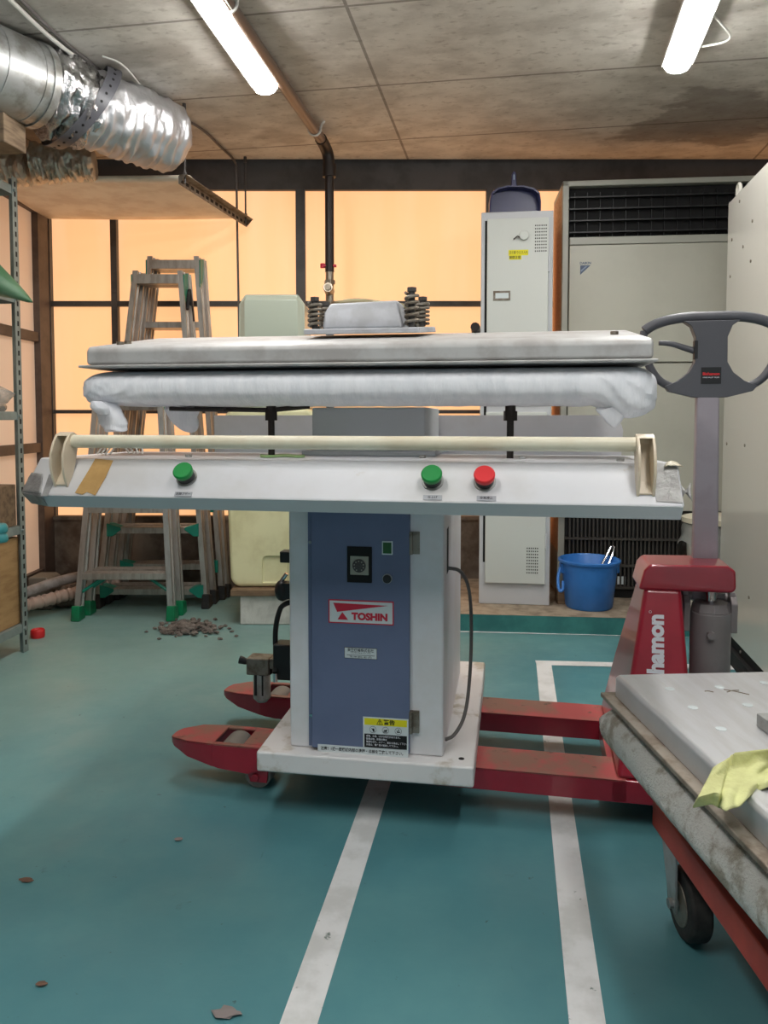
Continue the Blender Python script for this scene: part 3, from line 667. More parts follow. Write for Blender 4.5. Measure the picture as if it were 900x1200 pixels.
b = MB(); b.tube([(kx-.012, -.03, kz-.012), (kx-.03, -.03, kz-.004), (kx-.048, -.03, kz-.018)], .003); b.build('hook', M['dsteel'], du)
x0, z1 = lx_(578, 341); x1, z0 = lx_(598, 352)
b = MB(); b.box(x0, x1, -.021, -.018, z0, z1); b.build('label_holder', M['rustysteel'], du, bevel=.001)
b = MB(); b.box(x0+.010, x1-.008, -.0216, -.0212, z0+.010, z1-.010); b.build('holder_card', M['paper'], du)
x0, z1 = lx_(596, 293); x1, z0 = lx_(619, 299)
yl = MB(); yl.box(x0, x1, -.0190, -.018, z0, z1); x2, z2 = lx_(611, 304); yl.box(x0+.003, x2, -.0190, -.018, z2, z0); yl = yl.build('yellow_label', M['yellow'], du)
b = MB(); text_into(b, 'ゴミ袋 ウエス入れ', .0145, ((x0+x1)/2, -.0194, (z0+z1)/2), EX, EZ, .01, sx=.72); text_into(b, '開閉注意', .0145, ((x0+x2)/2, -.0194, (z0+z2)/2), EX, EZ, .01, sx=.9); b.build('lettering', M['ltext'], yl, norm=False)
# dustpan standing on the locker, handle up
P_ = lambda u, v: atY(u, v, 3.72)
t = thing('dustpan', 'navy blue dustpan standing handle up on the locker', 'dustpan', (0, 3.70, LH1))
q = lambda u, v: (P_(u, v).x, P_(u, v).z-LH1)
out = [q(572, 254), q(572, 238), q(574, 229), q(580, 224), q(592, 221), q(611, 221), q(623, 224), q(629, 229), q(631, 238), q(632, 254)]
zb = min(p[1] for p in out); out = [(p[0], max(p[1]-zb, 0.0)) for p in out]; hh = lambda v: q(600, v)[1]-zb
b = MB(); b.prism(out, 'y', .0, .006); cx_ = (out[0][0]+out[-1][0])/2
k = len(out)
for i in range(k-1):
    a, c = out[i], out[i+1]; b.hexa([(a[0], -.05*(.35+.65*min(1, a[1]/.09)), a[1]), (c[0], -.05*(.35+.65*min(1, c[1]/.09)), c[1]), (c[0], .006, c[1]), (a[0], .006, a[1])] + [(a[0]+(.006 if a[0] < cx_ else -.006), -.05*(.35+.65*min(1, a[1]/.09)), a[1]-.006), (c[0]+(.006 if c[0] < cx_ else -.006), -.05*(.35+.65*min(1, c[1]/.09)), c[1]-.006), (c[0]+(.006 if c[0] < cx_ else -.006), .006, c[1]-.006), (a[0]+(.006 if a[0] < cx_ else -.006), .006, a[1]-.006)])
b.build('pan', M['navy'], t)
hx = q(601, 210)[0]; b = MB(); b.prism([(hx-.02, hh(223)), (hx-.012, hh(216)), (hx-.010, hh(205)), (hx-.004, hh(202)), (hx+.004, hh(202)), (hx+.010, hh(205)), (hx+.012, hh(216)), (hx+.02, hh(223))], 'y', -.018, .008); b.build('handle', M['navy'], t, bevel=.004)
b = MB(); b.prism([(hx-.004, hh(212)), (hx-.004, hh(206)), (hx+.003, hh(206)), (hx+.003, hh(212))], 'y', -.0186, -.0178); b.build('hanging_hole', M['bluel'], t)

# ------------------------------------------------------------------ air conditioner
AF = Fr(.857, 3.74, 5.7)
t = thing('air_conditioner', 'large grey beige floor standing air conditioner on the curb', 'air conditioner', AF.o, AF.t)
W = 1.62; D = .36; zt_ = AF.ly(662, 212, 0).z
ay = lambda u, v: AF.ly(u, v, 0)
zg1, zg0 = ay(662, 224).z, ay(662, 283).z
b = MB(); b.box(0, W, .05, D, .079, zt_); b.box(0, .030, 0, .05, ay(655, 600).z, zt_); b.box(W-.03, W, 0, .05, .3, zt_); b.box(0, W, 0, .05, zg1+.022, zt_); b.build('body', M['acd'], t, bevel=.004)
b = MB(); b.box(-.001, .0, .02, D-.02, .3, zt_-.03); b.build('rusty_side_sheet', M['rustside'], t)
zs = ay(780, 425).z; zlow = ay(700, 598).z
b = MB(); b.box(.034, W-.034, -.004, .05, zs+.003, zg0-.02); b.build('upper_panel', M['ac'], t, bevel=.004)
b = MB(); b.box(.034, W-.034, -.004, .05, zlow, zs-.003); b.build('lower_panel', M['ac'], t, bevel=.004)
b = MB(); b.box(.034, W-.034, -.006, .05, zg0-.018, zg0+.018); b.build('grille_sill', M['acd'], t, bevel=.003)
b = MB(); b.box(.030, W-.03, .044, .052, zg0, zg1+.03); b.build('outlet_back', M['matte'], t)
for k in range(4):
    z = zg0+(zg1-zg0)*(k+.75)/4.3; b = MB(); b.box(.034, W-.034, .010, .034, z, z+.006); b.build('louver', M['black'], t)
b = MB()
for k in range(26):
    b.box(.06+k*.06, .063+k*.06, .030, .044, zg0+.01, zg1)
b.build('deflector_fins', M['black'], t)
# intake grille
zi0 = ay(700, 690).z
b = MB(); b.box(.034, W-.034, .035, .05, zi0, zlow-.004); b.build('intake_back', M['matte'], t)
b = MB(); x = .05
while x < W-.05: b.box(x, x+.008, .012, .034, zi0+.01, zlow-.01); x += .019
for z in (zi0, zi0+(zlow-zi0)*.28, zi0+(zlow-zi0)*.62, zlow-.014): b.box(.034, W-.034, .006, .034, z, z+.011)
b.build('intake_grille', M['grille'], t)
b = MB(); b.box(.03, W-.03, .02, .05, .082, zi0-.004); b.build('plinth', M['matte'], t)
ca, cb_ = AF.ly(710, 668, .018), AF.ly(728, 680, .018); b = MB(); b.box(ca.x, cb_.x+.02, .0155, .0165, cb_.z-.02, ca.z-.03); b.build('rating_sticker', M['paper'], t)
b = MB(); p0 = AF.ly(680, 311, -.005); p1 = AF.ly(692, 322, -.005); b.quad((p0.x, -.0046, p0.z), (p1.x, -.0046, p0.z), (p0.x, -.0046, p1.z)) if False else b.prism([(p0.x, p1.z), (p1.x, p0.z), (p0.x, p0.z)], 'y', -.0052, -.004)
lg = b.build('maker_badge', M['bluesq'], t)
b = MB(); b.prism([(p0.x+.002, p1.z+.022), (p0.x+.026, p0.z-.004), (p0.x+.034, p0.z-.004), (p0.x+.004, p1.z+.014)], 'y', -.0058, -.005); b.build('badge_stripe', M['bluel'], lg)
b = MB(); text_into(b, 'DAIKIN', .016, ((p0.x+p1.x)/2, -.0048, p0.z+.010), EX, EZ, .03, sx=1.0); b.build('lettering', M['bluesq'], lg, norm=False)
b = MB(); b.prism([(.0, .079), (.16, .079), (.16, .14), (.0, .14)], 'y', -.12, -.02)
o = b.build('brick', M['board'], bevel=.004); o.location = AF.wld((-.02, -.02, 0)); o.rotation_euler.z = AF.t; tag(o, 'brown wooden block on the curb behind the blue bucket', 'block')

# ------------------------------------------------------------------ blue bucket with tongs
bc = atY(690, 703, 3.565); t = thing('bucket', 'blue plastic bucket standing on the curb', 'bucket', (bc.x+.0, bc.y, .079))
rt, rb_ = .138, .108; zr = .225
b = MB(); b.lathe([(0, 0), (rb_-.006, 0), (rb_, .008), (rt-.008, zr-.012), (rt+.004, zr-.012), (rt+.006, zr-.002), (rt-.002, zr+.002), (rt-.008, zr-.004), (rb_-.006, .012), (0, .010)], n=40); b.build('shell', M['bucket'], t, ang=50)
for s_ in (-1, 1):
    b = MB(); b.box(s_*.125-.012, s_*.125+.012, -.02, .02, .16, .205); b.build('handle_lug', M['bucket'], t, bevel=.004)
b = MB(); b.tube([(-.138, -.012, .185), (-.155, -.035, .15), (-.158, -.06, .10), (-.13, -.10, .10), (-.05, -.145, .14)][:3]+[(-.150, -.07, .085), (-.138, -.07, .095), (-.134, -.05, .13)], .007, smooth=2); b.build('handle', M['bucket'], t)
t = thing('tongs', 'steel tongs leaning in the blue bucket', 'tongs', (bc.x, bc.y, .079))
b = MB(); b.tube([(.00, .0, .02), (.05, .02, .16), (.115, .05, .275)], .006, n=6, smooth=1); b.build('arm', M['chrome'], t)
b = MB(); b.tube([(.03, -.02, .02), (.075, .01, .15), (.135, .05, .27), (.118, .05, .278)], .006, n=6, smooth=1); b.build('arm', M['chrome'], t)

# ------------------------------------------------------------------ waste bin with bag
wb = V((1.50, 3.52, .079))
wb = V((atY(838, 600, 3.50).x, 3.50, .079)); hz = atY(838, 603, 3.50).z-.079
t = thing('waste_bin', 'cream waste bin with a clear liner behind the truck shaft', 'bin', wb)
b = MB(); b.lathe([(0, 0), (.105, 0), (.125, hz-.03), (.12, hz-.03), (.10, .01), (0, .01)], n=32); b.build('shell', M['cab'], t)
b = MB(); b.lathe([(.128, hz-.04), (.142, hz-.035), (.145, hz-.012), (.10, hz), (0, hz+.004), (0, hz-.01), (.128, hz-.02)], n=32); b.build('lid', M['cream'], t)
b = MB(); b.grid(lambda u, v: (lambda th: (math.cos(th)*(.130+.03*v+.012*noise.noise(V((math.cos(th)*3, math.sin(th)*3, v*3)))), math.sin(th)*(.130+.03*v), hz-.03-.17*v*(.8+.3*math.sin(th*3+1))))(2*math.pi*u), 36, 8, cu=True); b.build('liner', M['bagplastic'], t, ang=80)

# ------------------------------------------------------------------ control cabinet at right
KF = Fr(1.384, 3.07, 10.5)
t = thing('control_cabinet', 'tall glossy beige control cabinet at the right edge', 'cabinet', KF.o, KF.t)
b = MB(); b.box(0, .5, -1.0, .115, .10, 1.838); b.build('body', M['cab'], t, bevel=.004)
b = MB(); b.box(-.01, .5, -1.0, .10, .0, .06); b.box(-.035, .02, -.5, -.30, .0, .045); b.build('plinth_channel', M['matte'], t, bevel=.003)
b = MB(); b.box(.01, .49, -.98, .10, .058, .102); b.build('plinth', M['matte'], t)
b = MB()
for u, v in ((867, 236), (882, 259), (858, 281), (871, 289), (880, 306), (856, 324), (852, 520), (873, 522), (878, 700), (868, 764)):
    p = KF.lx(u, v, 0); b.cyl((0, p.y, p.z), (-.003, p.y, p.z), .006, n=10)
b.build('screw_heads', M['rustysteel'], t)
p = KF.lx(866, 225, .03); b = MB(); b.cyl((.03, p.y, 1.836), (.03, p.y, 1.85), .016, n=12); b.tube([(.03, p.y+.024*math.cos(i*math.pi/10), 1.876+.026*math.sin(i*math.pi/10)) for i in range(20)], .0075, closed=True); b.build('eye_bolt', M['cab'], t)

# ================================================================== PALLET TRUCK
TF = Fr(.3, 2.048, 11.3)
t = thing('pallet_truck', 'dark red hand pallet truck carrying the press on its forks', 'pallet truck', TF.o, TF.t)
def fork(yc):
    hw = .062
    o = MB()
    # top plan outline with two roller windows, as separate plates of one fork
    def plate(x0, x1, y0, y1): o.box(x0, x1, yc+y0, yc+y1, .113, .1195)
    o.mi = 0
    plate(-.48, .32, -hw, hw)
    plate(-.715, -.48, -hw, -hw+.016); plate(-.715, -.48, hw-.016, hw); plate(-.635, -.585, -hw+.016, hw-.016)
    # nose
    o.loft([[(-.715, yc-hw, .113), (-.715, yc+hw, .113), (-.715, yc+hw, .1195), (-.715, yc-hw, .1195)], [(-.79, yc-hw*.86, .111), (-.79, yc+hw*.86, .111), (-.79, yc+hw*.86, .1185), (-.79, yc-hw*.86, .1185)], [(-.838, yc-hw*.5, .107), (-.838, yc+hw*.5, .107), (-.838, yc+hw*.5, .114), (-.838, yc-hw*.5, .114)], [(-.852, yc-hw*.25, .104), (-.852, yc+hw*.25, .104), (-.852, yc+hw*.25, .110), (-.852, yc-hw*.25, .110)]])
    f = o.build('fork', M['jworn'], t, bevel=.002)
    s = MB()
    for y0, y1 in ((-hw, -hw+.007), (hw-.007, hw)):
        pf = [(-.715, .1195), (.32, .1195), (.32, .066), (-.56, .066), (-.62, .048), (-.70, .056), (-.715, .060)]
        s.prism([(p[0], p[1]-.001) for p in pf], 'y', yc+y0, yc+y1)
    for sg in (-1, 1):
        s.loft([[(-.715, yc+sg*hw, .1185), (-.715, yc+sg*(hw-.007), .1185), (-.715, yc+sg*(hw-.007), .058), (-.715, yc+sg*hw, .058)], [(-.79, yc+sg*hw*.86, .1175), (-.79, yc+sg*(hw*.86-.007), .1175), (-.79, yc+sg*(hw*.86-.007), .075), (-.79, yc+sg*hw*.86, .075)], [(-.838, yc+sg*hw*.5, .113), (-.838, yc+sg*(hw*.5-.007), .113), (-.838, yc+sg*(hw*.5-.007), .090), (-.838, yc+sg*hw*.5, .090)], [(-.852, yc+sg*hw*.25, .109), (-.852, yc+sg*(hw*.25-.007), .109), (-.852, yc+sg*(hw*.25-.007), .095), (-.852, yc+sg*hw*.25, .095)]])
    s.build('fork_side', M['jred'], f, bevel=.001)
    b = MB(); b.cyl((-.675, yc-.040, .041+.038), (-.675, yc+.040, .041+.038), .039, n=24)
    b.build('load_roller', M['roller'], t, bevel=.003)
    b = MB(); b.cyl((-.60, yc-.038, .036), (-.60, yc+.038, .036), .036, n=24); b.build('load_roller', M['roller'], t, bevel=.003)
    b = MB(); b.prism([(-.645, .10), (-.56, .10), (-.57, .022), (-.615, .022)], 'y', yc-.052, yc-.046); b.prism([(-.645, .10), (-.56, .10), (-.57, .022), (-.615, .022)], 'y', yc+.046, yc+.052); b.cyl((-.675, yc-.056, .079), (-.675, yc+.056, .079), .008); b.cyl((-.60, yc-.06, .036), (-.60, yc+.06, .036), .010); b.build('roller_bracket', M['jred'], t, bevel=.002)
fork(-.174); fork(.178)
# cross tie at the heel and the tower
b = MB(); b.box(.285, .48, -.236, .24, .064, .1185); b.build('heel_plate', M['jred'], t, bevel=.003)
b = MB(); b.loft([[(.298, -.233, .119), (.475, -.233, .119), (.475, .237, .119), (.298, .237, .119)], [(.326, -.165, .29), (.472, -.165, .29), (.472, .169, .29), (.326, .169, .29)], [(.374, -.068, .54), (.464, -.068, .54), (.464, .072, .54), (.374, .072, .54)]])
tw = b.build('tower', M['jred'], t, bevel=.012, seg=3)
b = MB(); b.prism([(.360, .535), (.372, .585), (.386, .600), (.57, .603), (.588, .590), (.590, .545), (.580, .535), (.47, .535)], 'y', -.072, .076); b.build('top_arm', M['jred'], t, bevel=.010, seg=3)
# lettering on the tower's near face
n_ = V((0, -1, .35)).normalized()
fp = V((.40, -.165, .29)); fn = (V((0, -.068+.165, .25))).cross(V((1, 0, 0))).normalized()
a1_ = TF.pl(769, 720, fp, fn); a0_ = TF.pl(769, 790, fp, fn); Wv = V((-1, 0, 0)); Uv = (a1_-a0_).normalized()
b = MB(); off = fn*(-.0015 if fn.y > 0 else .0015)
text_into(b, 'Bishamon', .052, a1_+off+V((-.0, 0, .0)), Uv, Wv, .05, align='RIGHT', sx=1.0); b.build('lettering', M['wtext'], tw, norm=False)
# decal sheet corner mark
p = TF.pl(762, 717, fp, fn); b = MB(); b.tube([p+off+Uv*.003*math.cos(i*math.pi/6)+Wv*.003*math.sin(i*math.pi/6) for i in range(12)], .0005, n=5, closed=True); b.build('registered_mark', M['wtext'], tw)
# pump
b = MB(); b.cyl((.546, .0, .04), (.546, 0, .474), .049, n=32); b.build('pump_cylinder', M['jgrey'], t, bevel=.004)
b = MB(); b.cyl((.546, 0, .474), (.546, 0, .497), .050, .044, n=8); b.build('pump_cap', M['jgrey'], t, bevel=.002)
b = MB(); b.cyl((.545, 0, .495), (.545, 0, .54), .0165, n=20); b.build('piston', M['chrome'], t)
p = TF.ly(833, 744, -.05); b = MB(); b.cyl((p.x, -.044, p.z), (p.x, -.060, p.z), .010, n=8); b.build('bleed_screw', M['jgrey'], t)
for x in (.487, .600):
    b = MB(); b.prism([(-.012, .42), (.012, .42), (.016, .495), (0, .512), (-.016, .495)], 'x', x-.008, x+.008); b.build('pivot_lug', M['jgrey'], t, bevel=.003)
    b = MB(); b.box(x-.006, x+.006, .01, .05, .44, .52); b.build('lug_web', M['jgrey'], t)
b = MB(); b.cyl((.47, .045, .50), (.615, .045, .50), .012, n=12); b.build('pivot_shaft', M['jgrey'], t)
b = MB(); b.box(.48, .61, -.06, .06, .075, .14); b.box(.53, .56, -.11, .11, .06, .085); b.build('axle_block', M['jgrey'], t, bevel=.004)
for y in (-.075, .075):
    b = MB(); b.cyl((.545, y-.024, .085), (.545, y+.024, .085), .085, n=32); b.build('steering_wheel', M['rubber'], t, bevel=.008)
# shaft and handle
b = MB(); b.loft([[(.507, .03, .49), (.570, .03, .49), (.570, .062, .49), (.507, .062, .49)], [(.507, .03, .60), (.569, .03, .60), (.569, .062, .60), (.507, .062, .60)], [(.508, .03, 1.03), (.563, .03, 1.03), (.563, .062, 1.03), (.508, .062, 1.03)]]); b.build('shaft', M['jshaft'], t, bevel=.006, seg=3)
hy = .046
hp = lambda u, v: TF.ly(u, v, hy)
hc = hp(832, 420).x
def loop_pts():
    P = [(752, 384), (770, 377), (800, 370), (832, 367.5)]
    return P
L_ = [hp(755, 388), hp(765, 381), hp(782, 375), hp(805, 371.5), hp(832, 371)]
R_ = [V((2*hc-p.x, p.y, p.z)) for p in L_[::-1]][1:]
top = L_+R_
LB = [hp(755, 388), hp(753, 400), hp(757, 420), hp(764, 436), hp(775, 449), hp(795, 456), hp(818, 460)]
def rr(f): return .0125
hb = MB(); hb.tube(top, .0135, n=12, smooth=2)
hb.tube(LB, .0105, n=12, smooth=2); hb.tube([V((2*hc-p.x, p.y, p.z)) for p in LB], .0105, n=12, smooth=2)
cen = [hp(800, 377), hp(809, 383), hp(814, 396), hp(813, 425), hp(806, 437), hp(793, 447), hp(778, 453), hp(783, 459), hp(812, 466)]
poly = [(p.x, p.z) for p in cen]; poly = poly+[(2*hc-x, z) for x, z in poly[::-1]]
hb.prism(poly, 'y', hy-.017, hy+.017)
hd = hb.build('handle', M['hand'], t, bevel=.004, seg=2)
b = MB(); b.tube([hp(772, 402), hp(780, 402), hp(790, 403.5), hp(800, 407), hp(813, 411)], lambda f: .006+.003*f, n=10, smooth=2); b.build('release_lever', M['hand'], hd)
b = MB(); b.box(hp(813, 420).x-.002, hp(813, 420).x+.006, hy-.019, hy+.005, hp(813, 421).z, hp(813, 400).z); b.build('lever_slot', M['black'], hd)
c0, c1_ = hp(820, 431), hp(843, 450); b = MB(); b.box(c0.x, c1_.x, hy-.0182, hy-.0168, c1_.z, c0.z); st = b.build('handle_sticker', M['black'], hd)
b = MB(); text_into(b, 'Bishamon', .0105, ((c0.x+c1_.x)/2, hy-.0186, c0.z-.017), EX, EZ, .03); b.build('red_lettering', M['red'], st, norm=False)
b = MB(); text_into(b, 'HAND PALLET TRUCK', .0040, ((c0.x+c1_.x)/2, hy-.0186, c0.z-.026), EX, EZ, .02); b.build('white_lettering', M['wtext'], st, norm=False)

# ================================================================== GARMENT PRESS
PF = Fr(-.045, 1.83, 9.4)
t = thing('garment_press', 'wide white garment press with blue grey door, riding on the red truck', 'press', PF.o, PF.t)
ly = PF.ly
b = MB(); b.box(-.252, .266, -.076, .69, .1205, .17); b.build('base_plate', M['base'], t, bevel=.006)
b = MB(); b.cyl((.235, -.035, .17), (.235, -.035, .1705), .007, n=12); b.build('bolt_hole', M['matte'], t)
b = MB(); b.box(-.180, .193, -.035, .56, .17, .80); b.build('column', M['white'], t, bevel=.006)
b = MB(); b.box(.1932, .1940, .035, .075, .59, .70); b.build('side_slot', M['matte'], t, bevel=.0003)
# door
DX0, DX1, DZ0, DZ1 = -.121, .114, .178, .79; DY = -.050
dr = MB(); dr.box(DX0, DX1, DY, -.036, DZ0, DZ1); dr = dr.build('door', M['blue'], t, bevel=.002)
b = MB(); b.box(DX0-.010, DX0, -.040, -.034, DZ0, DZ1); b.build('door_jamb', M['blue'], t)
def on(u, v, c=DY): p = ly(u, v, c); return p.x, p.z
for u, v in ((483, 637), (486, 848)):
    x, z = on(u, v); b = MB(); b.box(DX1-.002, DX1+.022, -.042, -.034, z-.026, z+.026); b.cyl((DX1+.002, -.046, z-.026), (DX1+.002, -.046, z+.026), .005, n=10)
    for dz in (-.016, .016): b.cyl((DX1+.014, -.042, z+dz), (DX1+.014, -.0445, z+dz), .004, n=8)
    b.build('hinge', M['rustysteel'], dr)
for u, v in ((365, 636), (368, 840)):
    x, z = on(u, v); b = MB(); b.cyl((DX0-.004, -.040, z), (DX0-.004, -.044, z), .004, n=8); b.build('screw', M['chrome'], dr)
# timer
x0, z1 = on(407, 640); x1, z0 = on(436, 683)
b = MB(); b.box(x0, x1, DY-.004, DY, z0, z1); tm = b.build('timer', M['matte'], dr, bevel=.001)
x0, z1 = on(411, 651); x1, z0 = on(432.5, 673.5); xc, zc = (x0+x1)/2, (z0+z1)/2
b = MB(); b.box(x0, x1, DY-.007, DY-.004, z0, z1)
b.build('timer_face', M['timerface'], tm, bevel=.001)
b = MB(); b.cyl((xc, DY-.007, zc), (xc, DY-.012, zc), .0155, n=28); b.cyl((xc, DY-.012, zc), (xc, DY-.016, zc), .006, n=16); b.build('timer_dial', M['dsteel'], tm, bevel=.0008)
b = MB()
for i in range(9):
    a = math.radians(240-i*37); b.cyl((xc+.0112*math.cos(a), DY-.0120, zc+.0112*math.sin(a)), (xc+.0112*math.cos(a), DY-.0124, zc+.0112*math.sin(a)), .0016, n=8)
b.build('dial_mark', M['timerface'], tm)
x, z = on(454, 642); b = MB(); b.box(x-.0125, x+.0125, DY-.003, DY, z-.016, z+.016); il = b.build('indicator_lamp', M['paper'], dr, bevel=.001)
b = MB(); b.box(x-.0100, x+.0100, DY-.004, DY-.002, z-.0130, z+.0130); b.build('lens', M['dgreen'], il, bevel=.001)
x, z = on(454, 678); b = MB(); b.cyl((x, DY, z), (x, DY-.008, z), .010, n=24); b.cyl((x, DY-.008, z), (x, DY-.009, z), .008, n=24); b.build('power_switch', M['black'], dr, bevel=.001)
b = MB(); b.cyl((x, DY, z), (x, DY-.004, z), .0115, n=24); b.build('switch_bezel', M['steel'], dr)
# maker plate
x0, z1 = on(385, 702); x1, z0 = on(461.5, 733)
b = MB(); b.box(x0, x1, DY-.0010, DY, z0, z1); lp = b.build('maker_plate', M['lred'], dr)
b = MB(); b.box(x0+.0028, x1-.0028, DY-.0014, DY-.0006, z0+.0028, z1-.0028); b.build('plate_ground', M['paper'], lp)
w_, h_ = x1-x0, z1-z0
S = lambda a, c: (x0+w_*a, z1-h_*c)
b = MB(); b.prism([S(.075, .14), S(.915, .18), S(.135, .52)], 'y', DY-.0019, DY-.0012); b.prism([S(.215, .52), S(.305, .84), S(.14, .84)], 'y', DY-.0019, DY-.0012)
b.build('plate_emblem', M['lred'], lp)
b = MB(); cx, cz = S(.635, .69); text_into(b, 'TOSHIN', h_*.40, (cx, DY-.0019, cz), EX, EZ, .06, sx=1.04); b.build('lettering', M['lred'], lp, norm=False)
# small maker label
x0, z1 = on(403.5, 758); x1, z0 = on(442, 773)
b = MB(); b.box(x0, x1, DY-.0008, DY, z0, z1); lp = b.build('address_label', M['dsteel'], dr)
b = MB(); b.box(x0+.0012, x1-.0012, DY-.0012, DY-.0004, z0+.0012, z1-.0012); b.build('label_ground', M['paper'], lp)
b = MB(); cx = (x0+x1)/2; H_ = z1-z0
text_into(b, '東登機械株式会社', H_*.34, (cx, DY-.0015, z1-H_*.25), EX, EZ, .012, sx=.88); text_into(b, 'TOSHIN KIKAI CO., LTD.', H_*.17, (cx, DY-.0015, z1-H_*.48), EX, EZ, .0); text_into(b, 'TEL 044 (855) 1821 (代)', H_*.20, (cx, DY-.0015, z1-H_*.84), EX, EZ, .015, sx=1.0)
b.box(x0+.006, x1-.006, DY-.0015, DY-.0013, z1-H_*.70, z1-H_*.66); b.build('lettering', M['ltext'], lp, norm=False)
# warning label and caution strip
x0, z1 = on(372.5, 873); x1, z0 = on(478.5, 888)
z1 = on(425, 875.5)[1]; z0 = on(425, 884.5)[1]
b = MB(); b.box(x0, x1, DY-.0008, DY, z0, z1); lp = b.build('caution_strip', M['paper'], dr)
b = MB(); text_into(b, '注意！1週一度機械内部の清掃・点検を実施して下さい。', .0093, ((x0+x1)/2, DY-.0012, (z0+z1)/2), EX, EZ, .02, sx=.86); b.build('lettering', M['ltext'], lp, norm=False)
x0w, zt1 = on(425.5, 839.5); x1w = x1; zb1 = z1+.0006
b = MB(); b.box(x0w, x1w, DY-.0008, DY, zb1, zt1); lp = b.build('warning_label', M['paper'], dr)
h_ = zt1-zb1; w_ = x1w-x0w; S = lambda a, c: (x0w+w_*a, zt1-h_*c)
b = MB(); a, c = S(.03, .04), S(.97, .26); b.box(a[0], c[0], DY-.0012, DY-.0006, c[1], a[1]); b.build('yellow_band', M['yellow'], lp)
b = MB(); a, c = S(.03, .55), S(.97, .99); b.box(a[0], c[0], DY-.0012, DY-.0006, c[1], a[1]); b.build('black_panel', M['matte'], lp)
b = MB(); p = S(.5, .15); text_into(b, '⚠警告', h_*.17, (p[0], DY-.0016, p[1]), EX, EZ, .03, sx=1.1)
for k, cx in enumerate((.22, .5, .78)):
    p = S(cx, .405); R1 = h_*.105
    b.tube([(p[0]+R1*math.cos(i*math.pi/12), DY-.0010, p[1]+R1*math.sin(i*math.pi/12)) for i in range(24)], .0004, n=5, closed=True)
    if k == 0: b.prism([(p[0]-.004, p[1]+.004), (p[0]-.001, p[1]+.002), (p[0]+.003, p[1]+.003), (p[0]+.004, p[1]-.005), (p[0]+.0005, p[1]-.005), (p[0]-.001, p[1]-.001)], 'y', DY-.0014, DY-.0008)
    if k == 1: b.prism([(p[0]-.005, p[1]-.003), (p[0]+.003, p[1]-.003), (p[0]+.005, p[1]+.004), (p[0]+.002, p[1]+.001), (p[0]-.003, p[1]+.0005)], 'y', DY-.0014, DY-.0008); b.box(p[0]-.005, p[0]+.004, DY-.0014, DY-.0008, p[1]-.0052, p[1]-.0043)
    if k == 2: b.prism([(p[0]-.004, p[1]+.004), (p[0]-.002, p[1]-.001), (p[0]+.004, p[1]-.001), (p[0]+.005, p[1]-.003), (p[0]-.003, p[1]-.004)], 'y', DY-.0014, DY-.0008); b.cyl((p[0]+.001, DY-.0014, p[1]+.0025), (p[0]+.001, DY-.0008, p[1]+.0025), .0016, n=10)
b.build('pictogram', M['ltext'], lp, norm=False)
b = MB()
for k, s_ in enumerate(('感電、火傷、けがの危険があります。', '整備点検、修理の際は', '電源を切り、エアー、蒸気を排出して下さい。', '作業は、責任者が実施して下さい。')):
    p = S(.07, .62+.095*k); text_into(b, s_, h_*.075, (p[0], DY-.0016, p[1]), EX, EZ, .01, align='LEFT', sx=.9)
b.build('lettering', M['wtext'], lp, norm=False)
# side cable
b = MB(); b.tube([(.194, .06, .60), (.225, .07, .595), (.245, .09, .55), (.25, .11, .45), (.248, .10, .33), (.240, .05, .24), (.215, .02, .20), (.194, .005, .196)], .0045, smooth=3); b.build('side_cable', M['gcable'], t)

# lower table with sloped control panel
yf, yt_, zt2 = -.28, -.22, .876
b = MB()
b.loft([[(-.655, -.262, .773), (.656, -.262, .773), (.66, .20, .775), (-.722, .20, .775), (-.722, -.225, .775)],
        [(-.662, yf, .800), (.668, yf, .800), (.672, .21, .800), (-.738, .21, .800), (-.738, -.236, .800)],
        [(-.690, yt_, zt2), (.668, yt_, zt2), (.650, .20, .872), (-.712, .20, .872), (-.712, -.205, zt2)]])
tb = b.build('table', M['white'], t, bevel=.004)
b = MB(); b.loft([[(-.660, -.2785, .7995), (.666, -.2785, .7995), (.664, -.2655, .7735), (-.655, -.2655, .7735)], [(-.660, -.2805, .7985), (.666, -.2805, .7985), (.664, -.2665, .7725), (-.655, -.2665, .7725)]]); b.build('front_lip', M['lip'], tb)
sp0 = V((0, yf, .800)); sn = V((0, -(zt2-.8), (yt_-yf))).normalized(); sU = V((0, yt_-yf, zt2-.8)).normalized()
pn = lambda u, v: PF.pl(u, v, sp0, sn)
for (u, v, mm, bl) in ((220, 557, 'green', 'green push button at left'), (508, 561, 'green', 'green push button at right'), (569, 562, 'red', 'red push button')):
    c = pn(u-1, v+3); k = MB(); k.cyl(c, c+sn*.020, .0185, n=28); k = k.build('push_button', M['black'], tb, bevel=.001); k['label'] = bl
    b = MB(); b.cyl(c, c+sn*.003, .0225, n=28); b.build('button_collar', M['steel'], k)
    b = MB(); b.cyl(c+sn*.018, c+sn*.028, .0205, .0215, n=32); b.cyl(c+sn*.028, c+sn*.031, .0215, .019, n=32); b.build('mushroom_cap', M[mm], k, bevel=.001)
for u, v, s_ in ((215, 579.5, '足踏ブザー'), (507, 583.5, '仕上げ'), (570, 584.5, '非常停止')):
    c = pn(u, v)+sn*.001; b = MB(); b.hexa([c+EX*a+sU*e+sn*.0 for a, e in ((-.019, -.0055), (.019, -.0055), (.019, .0055), (-.019, .0055))]+[c+EX*a+sU*e+sn*.001 for a, e in ((-.019, -.0055), (.019, -.0055), (.019, .0055), (-.019, .0055))]); bl = b.build('name_plate', M['silverplate'], tb)
    b = MB(); text_into(b, s_, .0065, c+sn*.0014, EX, sU, .015, sx=1.0); b.build('lettering', M['ltext'], bl, norm=False)
